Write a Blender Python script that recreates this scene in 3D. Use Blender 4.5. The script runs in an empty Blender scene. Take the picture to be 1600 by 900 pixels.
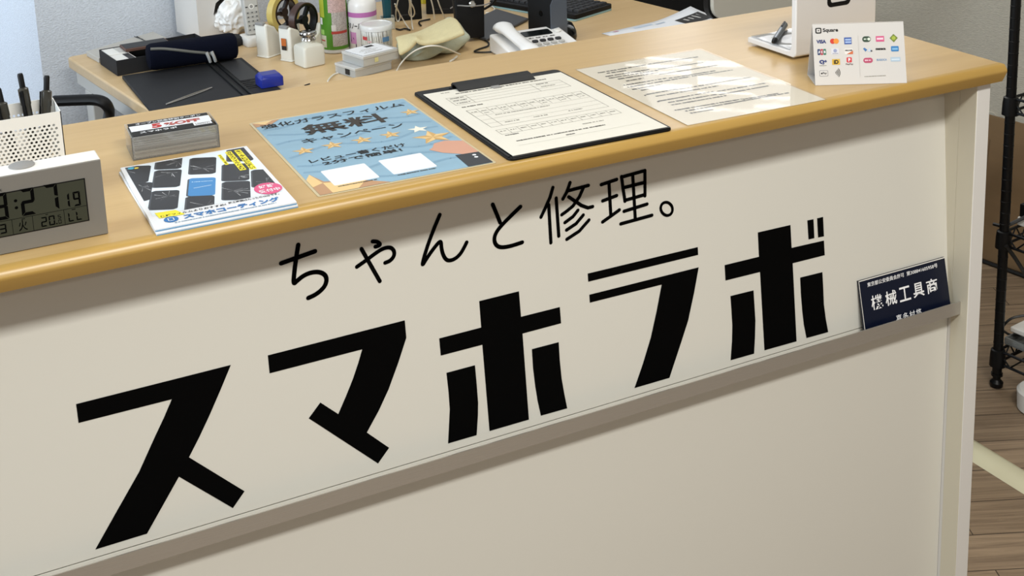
import bpy, bmesh, math, random
from mathutils import Vector, Matrix
from math import sin, cos, pi, radians
random.seed(7)
S = bpy.context.scene
COL = S.collection

# ------------------------------------------------------------------ camera
FPX, YAW, PITCH, ROLL = 2045.77, 0.445858, 0.221453, -0.0386605
CX, CY, CAMZ = 770.38, 2.14, 1.51686
fw = Vector((sin(YAW)*cos(PITCH), cos(YAW)*cos(PITCH), -sin(PITCH)))
_r = Vector((cos(YAW), -sin(YAW), 0)); _u = _r.cross(fw)
rt = cos(ROLL)*_r + sin(ROLL)*_u
up = -sin(ROLL)*_r + cos(ROLL)*_u
EYE = Vector((0, 0, CAMZ))
cd = bpy.data.cameras.new('camera'); cam = bpy.data.objects.new('camera', cd); COL.objects.link(cam)
cd.sensor_width = 36; cd.lens = FPX/1600*36; cd.clip_start = .02; cd.clip_end = 60
cd.shift_x = (800-CX)/1600; cd.shift_y = (CY-450)/1600
m = Matrix.Identity(4)
for i in range(3):
    m[i][0] = rt[i]; m[i][1] = up[i]; m[i][2] = -fw[i]; m[i][3] = EYE[i]
cam.matrix_world = m
S.camera = cam

# ------------------------------------------------------------------ light
S.view_settings.view_transform = 'Standard'; S.view_settings.look = 'None'
S.view_settings.gamma = 1; S.view_settings.use_curve_mapping = False
S.view_settings.exposure = 0.0
wd = bpy.data.worlds.new('world'); S.world = wd; wd.use_nodes = True
bg = wd.node_tree.nodes['Background']; bg.inputs[0].default_value = (1.0, .98, .95, 1); bg.inputs[1].default_value = 0.21

def area(name, loc, sx, sy, power, color, target=None):
    l = bpy.data.lights.new(name, 'AREA'); l.shape = 'RECTANGLE'; l.size = sx; l.size_y = sy
    l.energy = power; l.color = color
    o = bpy.data.objects.new(name, l); COL.objects.link(o); o.location = loc
    if target is not None:
        o.rotation_euler = (Vector(target)-Vector(loc)).to_track_quat('-Z', 'Y').to_euler()
    return o
WARM = (1.0, .985, .935)
area('ceiling_lamp_front', (.55, -.12, 2.46), 1.2, .3, 60, WARM)
area('ceiling_lamp_back', (.8, -1.8, 2.46), 1.2, .3, 18, WARM)
area('ceiling_lamp_desk', (1.2, 2.4, 2.46), 1.2, .3, 11, WARM)
area('window_daylight', (-1.5, 1.5, 1.6), 1.2, 1.3, 58, (.76, .88, 1.0), (.7, 3.5, .9))
area('recess_fill', (-1.0, 3.42, 1.35), .3, .8, 9, (.78, .89, 1.0), (.25, 4.0, .75))  # added fill light, only to brighten the recessed wall
area('sheen_fill_right', (2.55, 2.82, 1.62), 1.3, 1.0, 9, (.97, .98, 1.0), (1.2, 1.3, 1.0))  # added broad light giving the right of the worktop its pale sheen
for k, (wx, wy, wz) in enumerate(((2.27, 3.50, 1.665), (2.47, 3.40, 1.735), (2.50, 3.16, 1.760))):
    area('film_glint_strip', (wx, wy, wz), .20, .055, .15, (.97, .98, 1.0), (1.0, 1.4, 1.0))  # added light strips, mirrored as bright patches in the notice's film

# ------------------------------------------------------------------ helpers
def lin(h):
    h = h.lstrip('#'); v = [int(h[i:i+2], 16)/255 for i in (0, 2, 4)]
    return tuple(x/12.92 if x <= .04045 else ((x+.055)/1.055)**2.4 for x in v)+(1,)

def mat(name, color, rough=.5, metal=0, bump=0, bscale=200, var=0, vscale=8, trans=0, alpha=1, coat=0, stretch=None, spec=.5, ior=1.45, emit=None):
    mt = bpy.data.materials.new(name); mt.use_nodes = True
    n = mt.node_tree.nodes; L = mt.node_tree.links; b = n['Principled BSDF']
    c = lin(color)
    b.inputs['Base Color'].default_value = c; b.inputs['Roughness'].default_value = rough
    b.inputs['Metallic'].default_value = metal; b.inputs['Transmission Weight'].default_value = trans
    b.inputs['Alpha'].default_value = alpha; b.inputs['Coat Weight'].default_value = coat
    b.inputs['Specular IOR Level'].default_value = spec; b.inputs['IOR'].default_value = ior
    tc = n.new('ShaderNodeTexCoord'); mp = n.new('ShaderNodeMapping'); L.new(tc.outputs['Object'], mp.inputs[0])
    if stretch: mp.inputs['Scale'].default_value = stretch
    if var:
        nz = n.new('ShaderNodeTexNoise'); nz.inputs['Scale'].default_value = vscale; nz.inputs['Detail'].default_value = 5
        L.new(mp.outputs[0], nz.inputs[0])
        rp = n.new('ShaderNodeMapRange'); rp.inputs['From Min'].default_value = .3; rp.inputs['From Max'].default_value = .7
        rp.inputs['To Min'].default_value = 1-var; rp.inputs['To Max'].default_value = 1+var
        L.new(nz.outputs[0], rp.inputs[0])
        mx = n.new('ShaderNodeVectorMath'); mx.operation = 'SCALE'; mx.inputs[0].default_value = c[:3]
        L.new(rp.outputs[0], mx.inputs['Scale']); L.new(mx.outputs[0], b.inputs['Base Color'])
    if bump:
        nz = n.new('ShaderNodeTexNoise'); nz.inputs['Scale'].default_value = bscale; nz.inputs['Detail'].default_value = 3 if bscale > 15 or stretch else 0
        L.new(mp.outputs[0], nz.inputs[0])
        bp = n.new('ShaderNodeBump'); bp.inputs['Strength'].default_value = bump; bp.inputs['Distance'].default_value = .002
        L.new(nz.outputs[0], bp.inputs['Height']); L.new(bp.outputs[0], b.inputs['Normal'])
    return mt

def clear_mat(name, color, alpha, rough=.08, bump=0, bscale=30, spec=.5, refl=1.0):
    # thin clear plastic: mostly see-through with a glossy surface
    mt = mat(name, color, rough, bump=bump, bscale=bscale, spec=spec)
    n = mt.node_tree.nodes; L = mt.node_tree.links; b = n['Principled BSDF']; out = n['Material Output']
    b.inputs['Alpha'].default_value = alpha
    gl = n.new('ShaderNodeBsdfGlossy'); gl.inputs['Roughness'].default_value = rough
    fr = n.new('ShaderNodeFresnel'); fr.inputs[0].default_value = 1.46
    ms = n.new('ShaderNodeMixShader'); mu = n.new('ShaderNodeMath'); mu.operation = 'MULTIPLY'; mu.inputs[1].default_value = refl; L.new(fr.outputs[0], mu.inputs[0]); L.new(mu.outputs[0], ms.inputs[0]); L.new(b.outputs[0], ms.inputs[1]); L.new(gl.outputs[0], ms.inputs[2])
    if bump:
        bp = [x for x in n if x.type == 'BUMP'][0]; L.new(bp.outputs[0], gl.inputs['Normal']); L.new(bp.outputs[0], fr.inputs['Normal'])
    L.new(ms.outputs[0], out.inputs[0])
    return mt

class MB:
    """collects shapes, then links them as ONE mesh object"""
    def __init__(s): s.v = []; s.f = []; s.m = []; s.mats = []
    def mi(s, mt):
        if mt is None: return 0
        if mt not in s.mats: s.mats.append(mt)
        return s.mats.index(mt)
    def add(s, vs, fs, mt=None, M=None):
        k = len(s.v); i = s.mi(mt)
        for p in vs:
            p = Vector(p); s.v.append(M @ p if M else p)
        for f in fs: s.f.append([k+a for a in f]); s.m.append(i)
        return s
    def box(s, lo, hi, mt=None, M=None):
        x0, y0, z0 = lo; x1, y1, z1 = hi
        return s.add([(x0,y0,z0),(x1,y0,z0),(x1,y1,z0),(x0,y1,z0),(x0,y0,z1),(x1,y0,z1),(x1,y1,z1),(x0,y1,z1)],
              [(0,3,2,1),(4,5,6,7),(0,1,5,4),(1,2,6,5),(2,3,7,6),(3,0,4,7)], mt, M)
    def prism(s, pts, z0, z1, mt=None, M=None):
        n = len(pts)
        a = sum(pts[i][0]*pts[(i+1) % n][1]-pts[(i+1) % n][0]*pts[i][1] for i in range(n))
        if a < 0: pts = pts[::-1]
        vs = [(p[0], p[1], z0) for p in pts]+[(p[0], p[1], z1) for p in pts]
        fs = [tuple(range(n))[::-1], tuple(range(n, 2*n))]+[(i, (i+1) % n, n+(i+1) % n, n+i) for i in range(n)]
        return s.add(vs, fs, mt, M)
    def loft(s, rings, mt=None, M=None, cap=True, close=True):
        n = len(rings[0]); vs = [p for r in rings for p in r]; fs = []
        for k in range(len(rings)-1):
            for i in range(n if close else n-1):
                j = (i+1) % n; fs.append((k*n+i, k*n+j, (k+1)*n+j, (k+1)*n+i))
        if cap and close: fs += [tuple(range(n))[::-1], tuple(range((len(rings)-1)*n, len(rings)*n))]
        return s.add(vs, fs, mt, M)
    def lathe(s, prof, n=32, mt=None, M=None, cap=True):
        return s.loft([[(r*cos(2*pi*i/n), r*sin(2*pi*i/n), z) for i in range(n)] for r, z in prof], mt, M, cap)
    def cyl(s, a, b, r, n=16, mt=None, r2=None):
        a, b = Vector(a), Vector(b); d = b-a
        M = Matrix.Translation(a) @ d.to_track_quat('Z', 'Y').to_matrix().to_4x4()
        return s.lathe([(r, 0), (r if r2 is None else r2, d.length)], n, mt, M)
    def tube(s, pts, r, n=8, mt=None, smooth=0, flat=1):
        P = [Vector(p) for p in pts]
        for _ in range(smooth):
            Q = [P[0]]
            for i in range(len(P)-1): Q += [P[i]*.75+P[i+1]*.25, P[i]*.25+P[i+1]*.75]
            P = Q+[P[-1]]
        rings = []; nrm = None
        for i, p in enumerate(P):
            t = (P[min(i+1, len(P)-1)]-P[max(i-1, 0)]).normalized()
            if nrm is None:
                nrm = t.orthogonal().normalized() if abs(t.z) > .9 else t.cross(Vector((0,0,1))).normalized()
            nrm = (nrm-t*nrm.dot(t)).normalized(); b = t.cross(nrm)
            rings.append([p+r*(cos(2*pi*k/n)*nrm+flat*sin(2*pi*k/n)*b) for k in range(n)])
        return s.loft(rings, mt)
    def poly(s, pts, z=0, mt=None, M=None):
        from mathutils.geometry import tessellate_polygon
        tr = tessellate_polygon([[Vector((p[0], p[1], 0)) for p in pts]])
        fs = []
        for t in tr:
            a, b, c = [pts[i] for i in t]
            w = (b[0]-a[0])*(c[1]-a[1])-(b[1]-a[1])*(c[0]-a[0])
            fs.append(tuple(t) if w > 0 else tuple(t)[::-1])
        return s.add([(p[0], p[1], z) for p in pts], fs, mt, M)
    def rect(s, x0, y0, x1, y1, z=0, mt=None, M=None):
        return s.add([(x0,y0,z),(x1,y0,z),(x1,y1,z),(x0,y1,z)], [(0,1,2,3)], mt, M)
    def disc(s, x, y, r, z=0, mt=None, M=None, ry=None, n=24):
        ry = r if ry is None else ry
        return s.add([(x+r*cos(2*pi*i/n), y+ry*sin(2*pi*i/n), z) for i in range(n)], [tuple(range(n))], mt, M)
    def stroke(s, pts, w, z=0, mt=None, M=None, caps=True, smooth=0):
        P = [Vector((p[0], p[1])) for p in pts]
        for _ in range(smooth):
            Q = [P[0]]
            for i in range(len(P)-1): Q += [P[i]*.75+P[i+1]*.25, P[i]*.25+P[i+1]*.75]
            P = Q+[P[-1]]
        for a, b in zip(P, P[1:]):
            d = (b-a)
            if d.length < 1e-9: continue
            d.normalize(); q = Vector((-d.y, d.x))*w/2
            s.add([(a.x-q.x,a.y-q.y,z),(b.x-q.x,b.y-q.y,z),(b.x+q.x,b.y+q.y,z),(a.x+q.x,a.y+q.y,z)], [(0,1,2,3)], mt, M)
        if caps:
            for p in P: s.disc(p.x, p.y, w/2, z, mt, M, n=12)
        return s
    def frame(s, x0, y0, x1, y1, w, z=0, mt=None, M=None):
        for r in ((x0,y0,x1,y0+w),(x0,y1-w,x1,y1),(x0,y0,x0+w,y1),(x1-w,y0,x1,y1)): s.rect(*r, z, mt, M)
        return s
    def star(s, x, y, r, z, mt, M=None, rot=0, q=.42):
        return s.poly([(x+(r if k % 2 == 0 else r*q)*sin(rot+k*pi/5), y+(r if k % 2 == 0 else r*q)*cos(rot+k*pi/5)) for k in range(10)], z, mt, M)
    def text(s, body, x0, y0, w, h, z=0, mt=None, M=None, bold=0, fit=True):
        vs, fs = glyphs(body, bold)
        if not vs: return s
        X = [v[0] for v in vs]; Y = [v[1] for v in vs]
        sx = w/(max(X)-min(X)); sy = h/max(1e-6, max(Y)-min(Y)) if fit else sx
        return s.add([(x0+(v[0]-min(X))*sx, y0+(v[1]-min(Y))*sy, z) for v in vs], fs, mt, M)
    def dashes(s, x0, y0, x1, y1, h, z=0, mt=None, M=None, gap=.18):
        # a line of print too small to read
        L = math.hypot(x1-x0, y1-y0); a = math.atan2(y1-y0, x1-x0); t = 0
        R = Matrix.Translation((x0, y0, 0)) @ Matrix.Rotation(a, 4, 'Z'); R = (M @ R) if M else R
        while t < L:
            w = min(random.uniform(.6, 1.6)*h, L-t)
            k = random.uniform(.65, 1)
            s.rect(t, h*(1-k)*.5, t+w, h*(1+k)*.5, z, mt, R); t += w+h*random.choice((.1, .15, gap, .5))
        return s
    def build(s, name, mt=None, parent=None, world=False, smooth=False, bevel=0, seg=2, subsurf=0, solid=0, kind=None, label=None, weld=0):
        me = bpy.data.meshes.new(name)
        V = s.v
        if parent is not None and world:
            I = ROOTM[parent.name].inverted(); V = [I @ p for p in V]
        me.from_pydata([tuple(p) for p in V], [], s.f)
        for x in ([mt] if mt else []) + [q for q in s.mats]: me.materials.append(x)
        off = 1 if mt else 0
        for p, i in zip(me.polygons, s.m):
            p.material_index = (i+off if s.mats else 0) if not mt or s.mats else 0
            p.use_smooth = smooth
        o = bpy.data.objects.new(name, me); COL.objects.link(o)
        if weld:
            w = o.modifiers.new('weld', 'WELD'); w.merge_threshold = weld
        if solid:
            w = o.modifiers.new('solid', 'SOLIDIFY'); w.thickness = solid; w.offset = -1
        if bevel:
            w = o.modifiers.new('bevel', 'BEVEL'); w.width = bevel; w.segments = seg; w.limit_method = 'ANGLE'; w.angle_limit = radians(40)
            w.harden_normals = False
        if subsurf:
            w = o.modifiers.new('sub', 'SUBSURF'); w.levels = subsurf; w.render_levels = subsurf
        if (bevel or smooth):
            for p in me.polygons: p.use_smooth = True
            me.set_sharp_from_angle(angle=radians(38)) if not subsurf else None
        if parent is not None:
            o.parent = parent; ROOTM[o.name] = ROOTM[parent.name]
        if kind: o['kind'] = kind
        if label: o['label'] = label
        return o

_fc = {}
_tc = bpy.data.curves.new('type', 'FONT'); _to = bpy.data.objects.new('type', _tc)
def glyphs(body, bold=0):
    if (body, bold) not in _fc:
        _tc.body = body; _tc.offset = bold; _tc.resolution_u = 3
        me = bpy.data.meshes.new_from_object(_to)
        _fc[(body, bold)] = ([tuple(v.co) for v in me.vertices], [tuple(p.vertices) for p in me.polygons])
        bpy.data.meshes.remove(me)
    return _fc[(body, bold)]

ROOTM = {}
def tag(o, label, cat, group=None, kind=None):
    o['label'] = label; o['category'] = cat
    if group: o['group'] = group
    if kind: o['kind'] = kind
    return o
def thing(name, label, cat, loc, rotz=0, group=None, rot=None):
    o = bpy.data.objects.new(name, None); COL.objects.link(o); o.empty_display_size = .02
    o.location = loc; o.rotation_euler = rot or (0, 0, rotz)
    o.rotation_mode = 'XYZ'
    ROOTM[o.name] = Matrix.Translation(loc) @ o.rotation_euler.to_matrix().to_4x4()
    return tag(o, label, cat, group)
def solo(mb, name, label, cat, mt=None, loc=(0,0,0), rotz=0, group=None, **k):
    """a thing that is one mesh; verts in local coordinates"""
    o = mb.build(name, mt, **k); o.location = loc; o.rotation_euler = (0, 0, rotz)
    ROOTM[o.name] = Matrix.Translation(loc) @ Matrix.Rotation(rotz, 4, 'Z')
    return tag(o, label, cat, group)
def struct(mb, name, mt, **k):
    o = mb.build(name, mt, **k); o['kind'] = 'structure'; return o
def ray(px, py): return fw+rt*((px-CX)/FPX)-up*((py-CY)/FPX)
def onz(px, py, z): d = ray(px, py); return EYE+d*((z-CAMZ)/d.z)      # where a sight line meets height z
def ony(px, py, y): d = ray(px, py); return EYE+d*(y/d.y)
def copy_tree(o, parent=None):
    c = o.copy(); COL.objects.link(c)
    if parent is not None: c.parent = parent
    for ch in list(o.children): copy_tree(ch, c)
    return c
def rrect(x0, y0, x1, y1, r, n=5):
    out = []
    for cx, cy, a in ((x1-r, y1-r, 0), (x0+r, y1-r, pi/2), (x0+r, y0+r, pi), (x1-r, y0+r, 1.5*pi)):
        out += [(cx+r*cos(a+k*pi/2/n), cy+r*sin(a+k*pi/2/n)) for k in range(n+1)]
    return out

# ------------------------------------------------------------------ materials
M_ = {}
def wood(name, base, dark, scale, rough, amt=.5):
    mt = mat(name, base, rough); n = mt.node_tree.nodes; L = mt.node_tree.links; b = n['Principled BSDF']
    tc = n.new('ShaderNodeTexCoord'); mp = n.new('ShaderNodeMapping'); mp.inputs['Scale'].default_value = scale
    L.new(tc.outputs['Object'], mp.inputs[0])
    nz = n.new('ShaderNodeTexNoise'); nz.inputs['Scale'].default_value = 1; nz.inputs['Detail'].default_value = 8; nz.inputs['Roughness'].default_value = .65
    nz.inputs['Distortion'].default_value = .6
    L.new(mp.outputs[0], nz.inputs[0])
    cr = n.new('ShaderNodeValToRGB'); cr.color_ramp.elements[0].position = .5-amt/2; cr.color_ramp.elements[1].position = .5+amt/2
    cr.color_ramp.elements[0].color = lin(dark); cr.color_ramp.elements[1].color = lin(base)
    L.new(nz.outputs[0], cr.inputs[0]); L.new(cr.outputs[0], b.inputs['Base Color'])
    return mt
M_['worktop'] = wood('pale_wood_laminate', '#c4a570', '#b69560', (2.2, 38, 38), .33)
M_['nosing'] = mat('wood_edge_band', '#b28f4c', .30, var=.05, vscale=30, stretch=(.2, 1, 1))
M_['panel'] = mat('cream_panel', '#d8d6cd', .38)
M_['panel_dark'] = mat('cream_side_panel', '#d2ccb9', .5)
M_['endpanel'] = mat('white_board', '#dedcd8', .5)
M_['vinyl'] = mat('black_vinyl', '#040404', .75, spec=.05)
M_['steel'] = mat('brushed_steel', '#b5b1aa', .42, .65, bump=.15, bscale=900, stretch=(.05, 1, 1))
M_['desk'] = wood('desk_laminate', '#d2b68b', '#c8a97b', (3, 45, 45), .36)
M_['floor'] = None
M_['white'] = mat('white_plastic', '#e4e2dc', .4)
M_['white_gloss'] = mat('glossy_white_plastic', '#e9e8e6', .18)
M_['offwhite'] = mat('offwhite_plastic', '#d9d6cb', .45)
M_['black'] = mat('black_plastic', '#0a0a0b', .5, spec=.3)
M_['black_gloss'] = mat('glossy_black', '#08090a', .15)
M_['black_matte'] = mat('matte_black', '#141416', .75)
M_['dgrey'] = mat('dark_grey', '#2a2a2c', .55)
M_['grey'] = mat('grey_plastic', '#8d8b88', .5)
M_['lgrey'] = mat('light_grey_plastic', '#b9b7b1', .45)
M_['silver'] = mat('silver_paint', '#7d7a74', .45, .1)
M_['chrome'] = mat('chrome', '#b5b1aa', .16, 1)
M_['paper'] = mat('paper', '#dad6ca', .7)
M_['white_paper'] = mat('bright_paper', '#dddfe2', .65)
M_['ink'] = mat('black_ink', '#191817', .7)
M_['ink_grey'] = mat('grey_ink', '#8d8a80', .7)
M_['ink_mid'] = mat('mid_grey_ink', '#4b4943', .7)
def flat(h, rough=.55):
    k = 'print_'+h.strip('#')
    if k not in M_: M_[k] = mat(k, h, rough)
    return M_[k]
M_['navy_cloth'] = mat('navy_cloth', '#0a0d1a', .95, spec=.1, bump=.4, bscale=500)
M_['film'] = clear_mat('clear_film', '#ffffff', .02, .05, bump=.45, bscale=9, refl=.42)
M_['acrylic'] = clear_mat('clear_acrylic', '#f2f2ee', .16, .06)
M_['frost'] = clear_mat('frosted_plastic', '#e6e6e0', .55, .25)

# ------------------------------------------------------------------ room (turned 8.3 degrees against the counter)
RA = radians(8.4); RU = Vector((cos(RA), sin(RA), 0)); RV = Vector((sin(RA), -cos(RA), 0))
A0 = Vector((.388, 3.213, 0))                                 # far left corner of the desk
def room(u, v, z=0): return A0+RU*u+RV*v+Vector((0, 0, z))
RW = (Vector((2.668, 2.42, 0))-A0).dot(RU)                    # right wall
RM = Matrix.Translation(A0) @ Matrix.Rotation(RA, 4, 'Z')     # room frame: x along u, y = away from the viewer

def plank_floor():
    mt = mat('wood_plank_vinyl', '#98846d', .5); n = mt.node_tree.nodes; L = mt.node_tree.links; b = n['Principled BSDF']
    tc = n.new('ShaderNodeTexCoord'); mp = n.new('ShaderNodeMapping'); mp.inputs['Rotation'].default_value = (0, 0, radians(24))
    L.new(tc.outputs['Object'], mp.inputs[0])
    br = n.new('ShaderNodeTexBrick'); br.inputs['Scale'].default_value = 1; br.inputs['Brick Width'].default_value = .9; br.inputs['Row Height'].default_value = .1
    br.inputs['Mortar Size'].default_value = .0012; br.inputs['Color1'].default_value = lin('#a08c75'); br.inputs['Color2'].default_value = lin('#927f69'); br.inputs['Mortar'].default_value = lin('#4d4136')
    L.new(mp.outputs[0], br.inputs[0])
    m2 = n.new('ShaderNodeMapping'); m2.inputs['Scale'].default_value = (3, 70, 1); L.new(mp.outputs[0], m2.inputs[0])
    nz = n.new('ShaderNodeTexNoise'); nz.inputs['Scale'].default_value = 1; nz.inputs['Detail'].default_value = 8; nz.inputs['Roughness'].default_value = .7; nz.inputs['Distortion'].default_value = .8
    L.new(m2.outputs[0], nz.inputs[0])
    cr = n.new('ShaderNodeValToRGB'); cr.color_ramp.elements[0].position = .3; cr.color_ramp.elements[1].position = .7
    cr.color_ramp.elements[0].color = (.5, .46, .43, 1); cr.color_ramp.elements[1].color = (1.25, 1.22, 1.17, 1)
    L.new(nz.outputs[0], cr.inputs[0])
    mx = n.new('ShaderNodeMix'); mx.data_type = 'RGBA'; mx.blend_type = 'MULTIPLY'; mx.inputs[0].default_value = 1
    L.new(br.outputs[0], mx.inputs[6]); L.new(cr.outputs[0], mx.inputs[7]); L.new(mx.outputs[2], b.inputs['Base Color'])
    return mt
def wallpaper(name, col, stretch):
    mt = mat(name, col, .85, bump=.9, bscale=1, stretch=stretch, var=.10, vscale=1)
    return mt
wp = wallpaper('textured_wallpaper', '#d0d6de', (190, 190, 300))
wpr = wallpaper('ribbed_wallpaper', '#bdb6a6', (90, 90, 620))
struct(MB().box((-4, -3, -.1), (6, 7, 0)), 'floor', plank_floor())
struct(MB().box((-4, -3, 2.5), (6, 7, 2.6)), 'ceiling', mat('ceiling_board', '#dddbd5', .9))
WB = .10                                                      # back wall this far behind the desk
cu = -.035                                                    # the wall's outer corner
struct(MB().box((cu, WB, 0), (RW+.1, WB+.9, 2.5), M=RM), 'wall_back', wp)
struct(MB().box((-3.2, WB+.75, 0), (cu, WB+.9, 2.5), M=RM), 'wall_back_left', wp)
struct(MB().box((RW, -3.2, 0), (RW+.1, WB, 2.5), M=RM), 'wall_right', wpr)
struct(MB().box((cu, WB-.008, 0), (RW, WB, .06), M=RM), 'baseboard_back', M_['dgrey'])
struct(MB().box((RW-.008, -3.2, 0), (RW, WB-.008, .06), M=RM), 'baseboard_right', mat('brown_skirting', '#6e5c48', .5))

# ------------------------------------------------------------------ reception counter
H = 1.0
ctr = thing('reception_counter', 'cream reception counter with wooden worktop and large black lettering on its front', 'counter', (0, 1.5, 0))
X0, X1 = -.62, 1.407
def xprism(prof, x0, x1, mt=None):                             # a profile in (y, z) drawn out along x
    n = len(prof)
    return MB().add([(x0, y, z) for y, z in prof]+[(x1, y, z) for y, z in prof],
        [tuple(range(n)), tuple(range(n, 2*n))[::-1]]+[(i, n+i, n+(i+1) % n, (i+1) % n) for i in range(n)], mt)
wt = xprism([(1.2885, H), (1.738, H), (1.738, H-.0256), (1.2975, H-.0256), (1.2975, H-.002)], X0, X1-.0)
top = wt.build('worktop', M_['worktop'], ctr, world=True)
ns = [(1.2885, H+.0002), (1.2868, H-.0006), (1.2845, H-.0035), (1.2822, H-.0072), (1.2818, H-.0090), (1.2826, H-.0112), (1.2868, H-.0200), (1.2900, H-.0256), (1.2975, H-.0256), (1.2975, H+.0002)]
xprism(ns, X0, X1).build('edge_band', M_['nosing'], top, world=True, smooth=True)
# slanted upper panel and upright lower panel
PA, PB = Vector((0, 1.338, H-.372)), Vector((0, 1.362, H-.05))
PUP = (PB-PA).normalized(); PN = Vector((1, 0, 0)).cross(PUP)   # points away from the desk side (towards -y)
def pan(x, s, o=0): return PA+Vector((x, 0, 0))+PUP*s+PN*o
XL, XR = X0+.03, 1.372
p0, p1 = pan(0, 0), pan(0, .3475)
up_pan = xprism([(p0.y, p0.z), (p1.y, p1.z), (p1.y+.02, p1.z), (p0.y+.02, p0.z)], XL, XR-.0008).build('upper_panel', M_['panel'], ctr, world=True)
lo_pan = MB().box((XL, 1.338, .06), (XR-.0008, 1.358, H-.374)).build('lower_panel', M_['panel'], ctr, world=True)
MB().box((XL, 1.352, 0), (XR, 1.37, .06)).build('plinth', M_['dgrey'], ctr, world=True)
ep = MB().box((XR, 1.3005, 0), (1.3965, 1.70, H-.0256)).build('end_panel', M_['endpanel'], ctr, world=True, bevel=.0008)
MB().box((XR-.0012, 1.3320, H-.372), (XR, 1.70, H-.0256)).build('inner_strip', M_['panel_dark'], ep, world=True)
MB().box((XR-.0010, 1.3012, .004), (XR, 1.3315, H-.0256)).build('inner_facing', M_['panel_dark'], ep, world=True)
MB().box((X0, 1.3005, 0), (X0+.03, 1.70, H-.0256)).build('end_panel', M_['endpanel'], ctr, world=True)
MB().box((XL, 1.68, .0), (XR, 1.695, H-.0256)).build('back_panel', M_['endpanel'], ctr, world=True)
# steel holder rail
rl = MB()
rl.box((XL, 1.3135, H-.3825), (XR-.0012, 1.3150, H-.3625)).box((XL, 1.3150, H-.3825), (XR-.0012, 1.338, H-.3810))
rl.build('holder_rail', M_['steel'], ctr, world=True)
# lettering
PM = Matrix(((1, 0, PN.x, PA.x), (0, PUP.y, PN.y, PA.y), (0, PUP.z, PN.z, PA.z), (0, 0, 0, 1)))
BIG_LETTERS = [
    [[(133,178.3),(301.7,178.7),(288,154.1),(272.3,127.1),(258.3,104.7),(244.4,84.2),(301.9,25.6),(286.7,9.6),(231.1,65),(189.8,9.7),(133.7,9.1),(159,43.2),(189.3,83.6),(210.5,119),(222.6,138.3),(232.9,156.4),(133.1,156.7)]],
    [[(344.6,179),(512.9,179.9),(513,157.9),(500.2,129.7),(485.1,99.9),(470.5,76.8),(453.3,53.9),(479.3,26.9),(463.8,11.3),(384.8,91.2),(400.3,106.5),(420.5,86.5),(431.7,105.4),(442.4,124.8),(450.7,142.6),(456.9,157.6),(344.5,157.3)]],
    [[(611.3,180.6),(665.9,180.5),(666.3,147),(721.4,146.6),(721.7,124.9),(666.7,124.8),(667.2,10.1),(612,10.4),(611.1,124.2),(555.2,124.4),(555,146.5),(611.3,146.5)], [(560.8,100.8),(599.1,100.6),(599.5,80.4),(599.5,51.3),(597.9,34.7),(594.2,10.1),(555.5,10.3),(559.3,38.3),(561.3,53.4),(561.5,76.2)], [(678.2,101.3),(716.5,100.9),(716.4,76.7),(717.3,51.5),(719.6,30.8),(722.5,9.9),(684.4,10.5),(681.2,31.3),(679.3,51.7),(678,76.8)]],
    [[(764.4,181.1),(932.6,179.7),(932.6,168.9),(764.4,170.2)], [(764.8,152.7),(932.5,151.6),(923.6,119.1),(911.8,82),(898.9,54),(878,10),(823.4,10.2),(838.1,39.7),(852.6,73.1),(863.4,106.2),(873.5,141.1),(764.8,142)]],
    [[(1030.6,179.1),(1085.8,178.1),(1086.4,145),(1142.6,143.5),(1143.3,121.9),(1087.2,122.6),(1089,8),(1033.7,8.8),(1031.6,122.6),(974.4,123.5),(974.1,145.3),(1030.9,144.5)], [(981.3,99.9),(1019.5,99),(1020.1,75),(1020.6,55.2),(1018.9,33.4),(1016,8.5),(976.9,9),(980.5,35.6),(982.2,57.3),(981.8,81.8)], [(1099.2,99.1),(1138.1,98.2),(1138.7,74.4),(1138.9,50.3),(1141.4,28.2),(1144.9,7.7),(1106.4,8.4),(1102.5,30.1),(1100.7,50.7),(1099.4,76.1)], [(1115,178.6),(1125.7,178.1),(1126.1,150.6),(1115.9,150.8)], [(1132,178.1),(1142.5,177.9),(1142.9,149.5),(1132.6,150.1)]],
]
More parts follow.
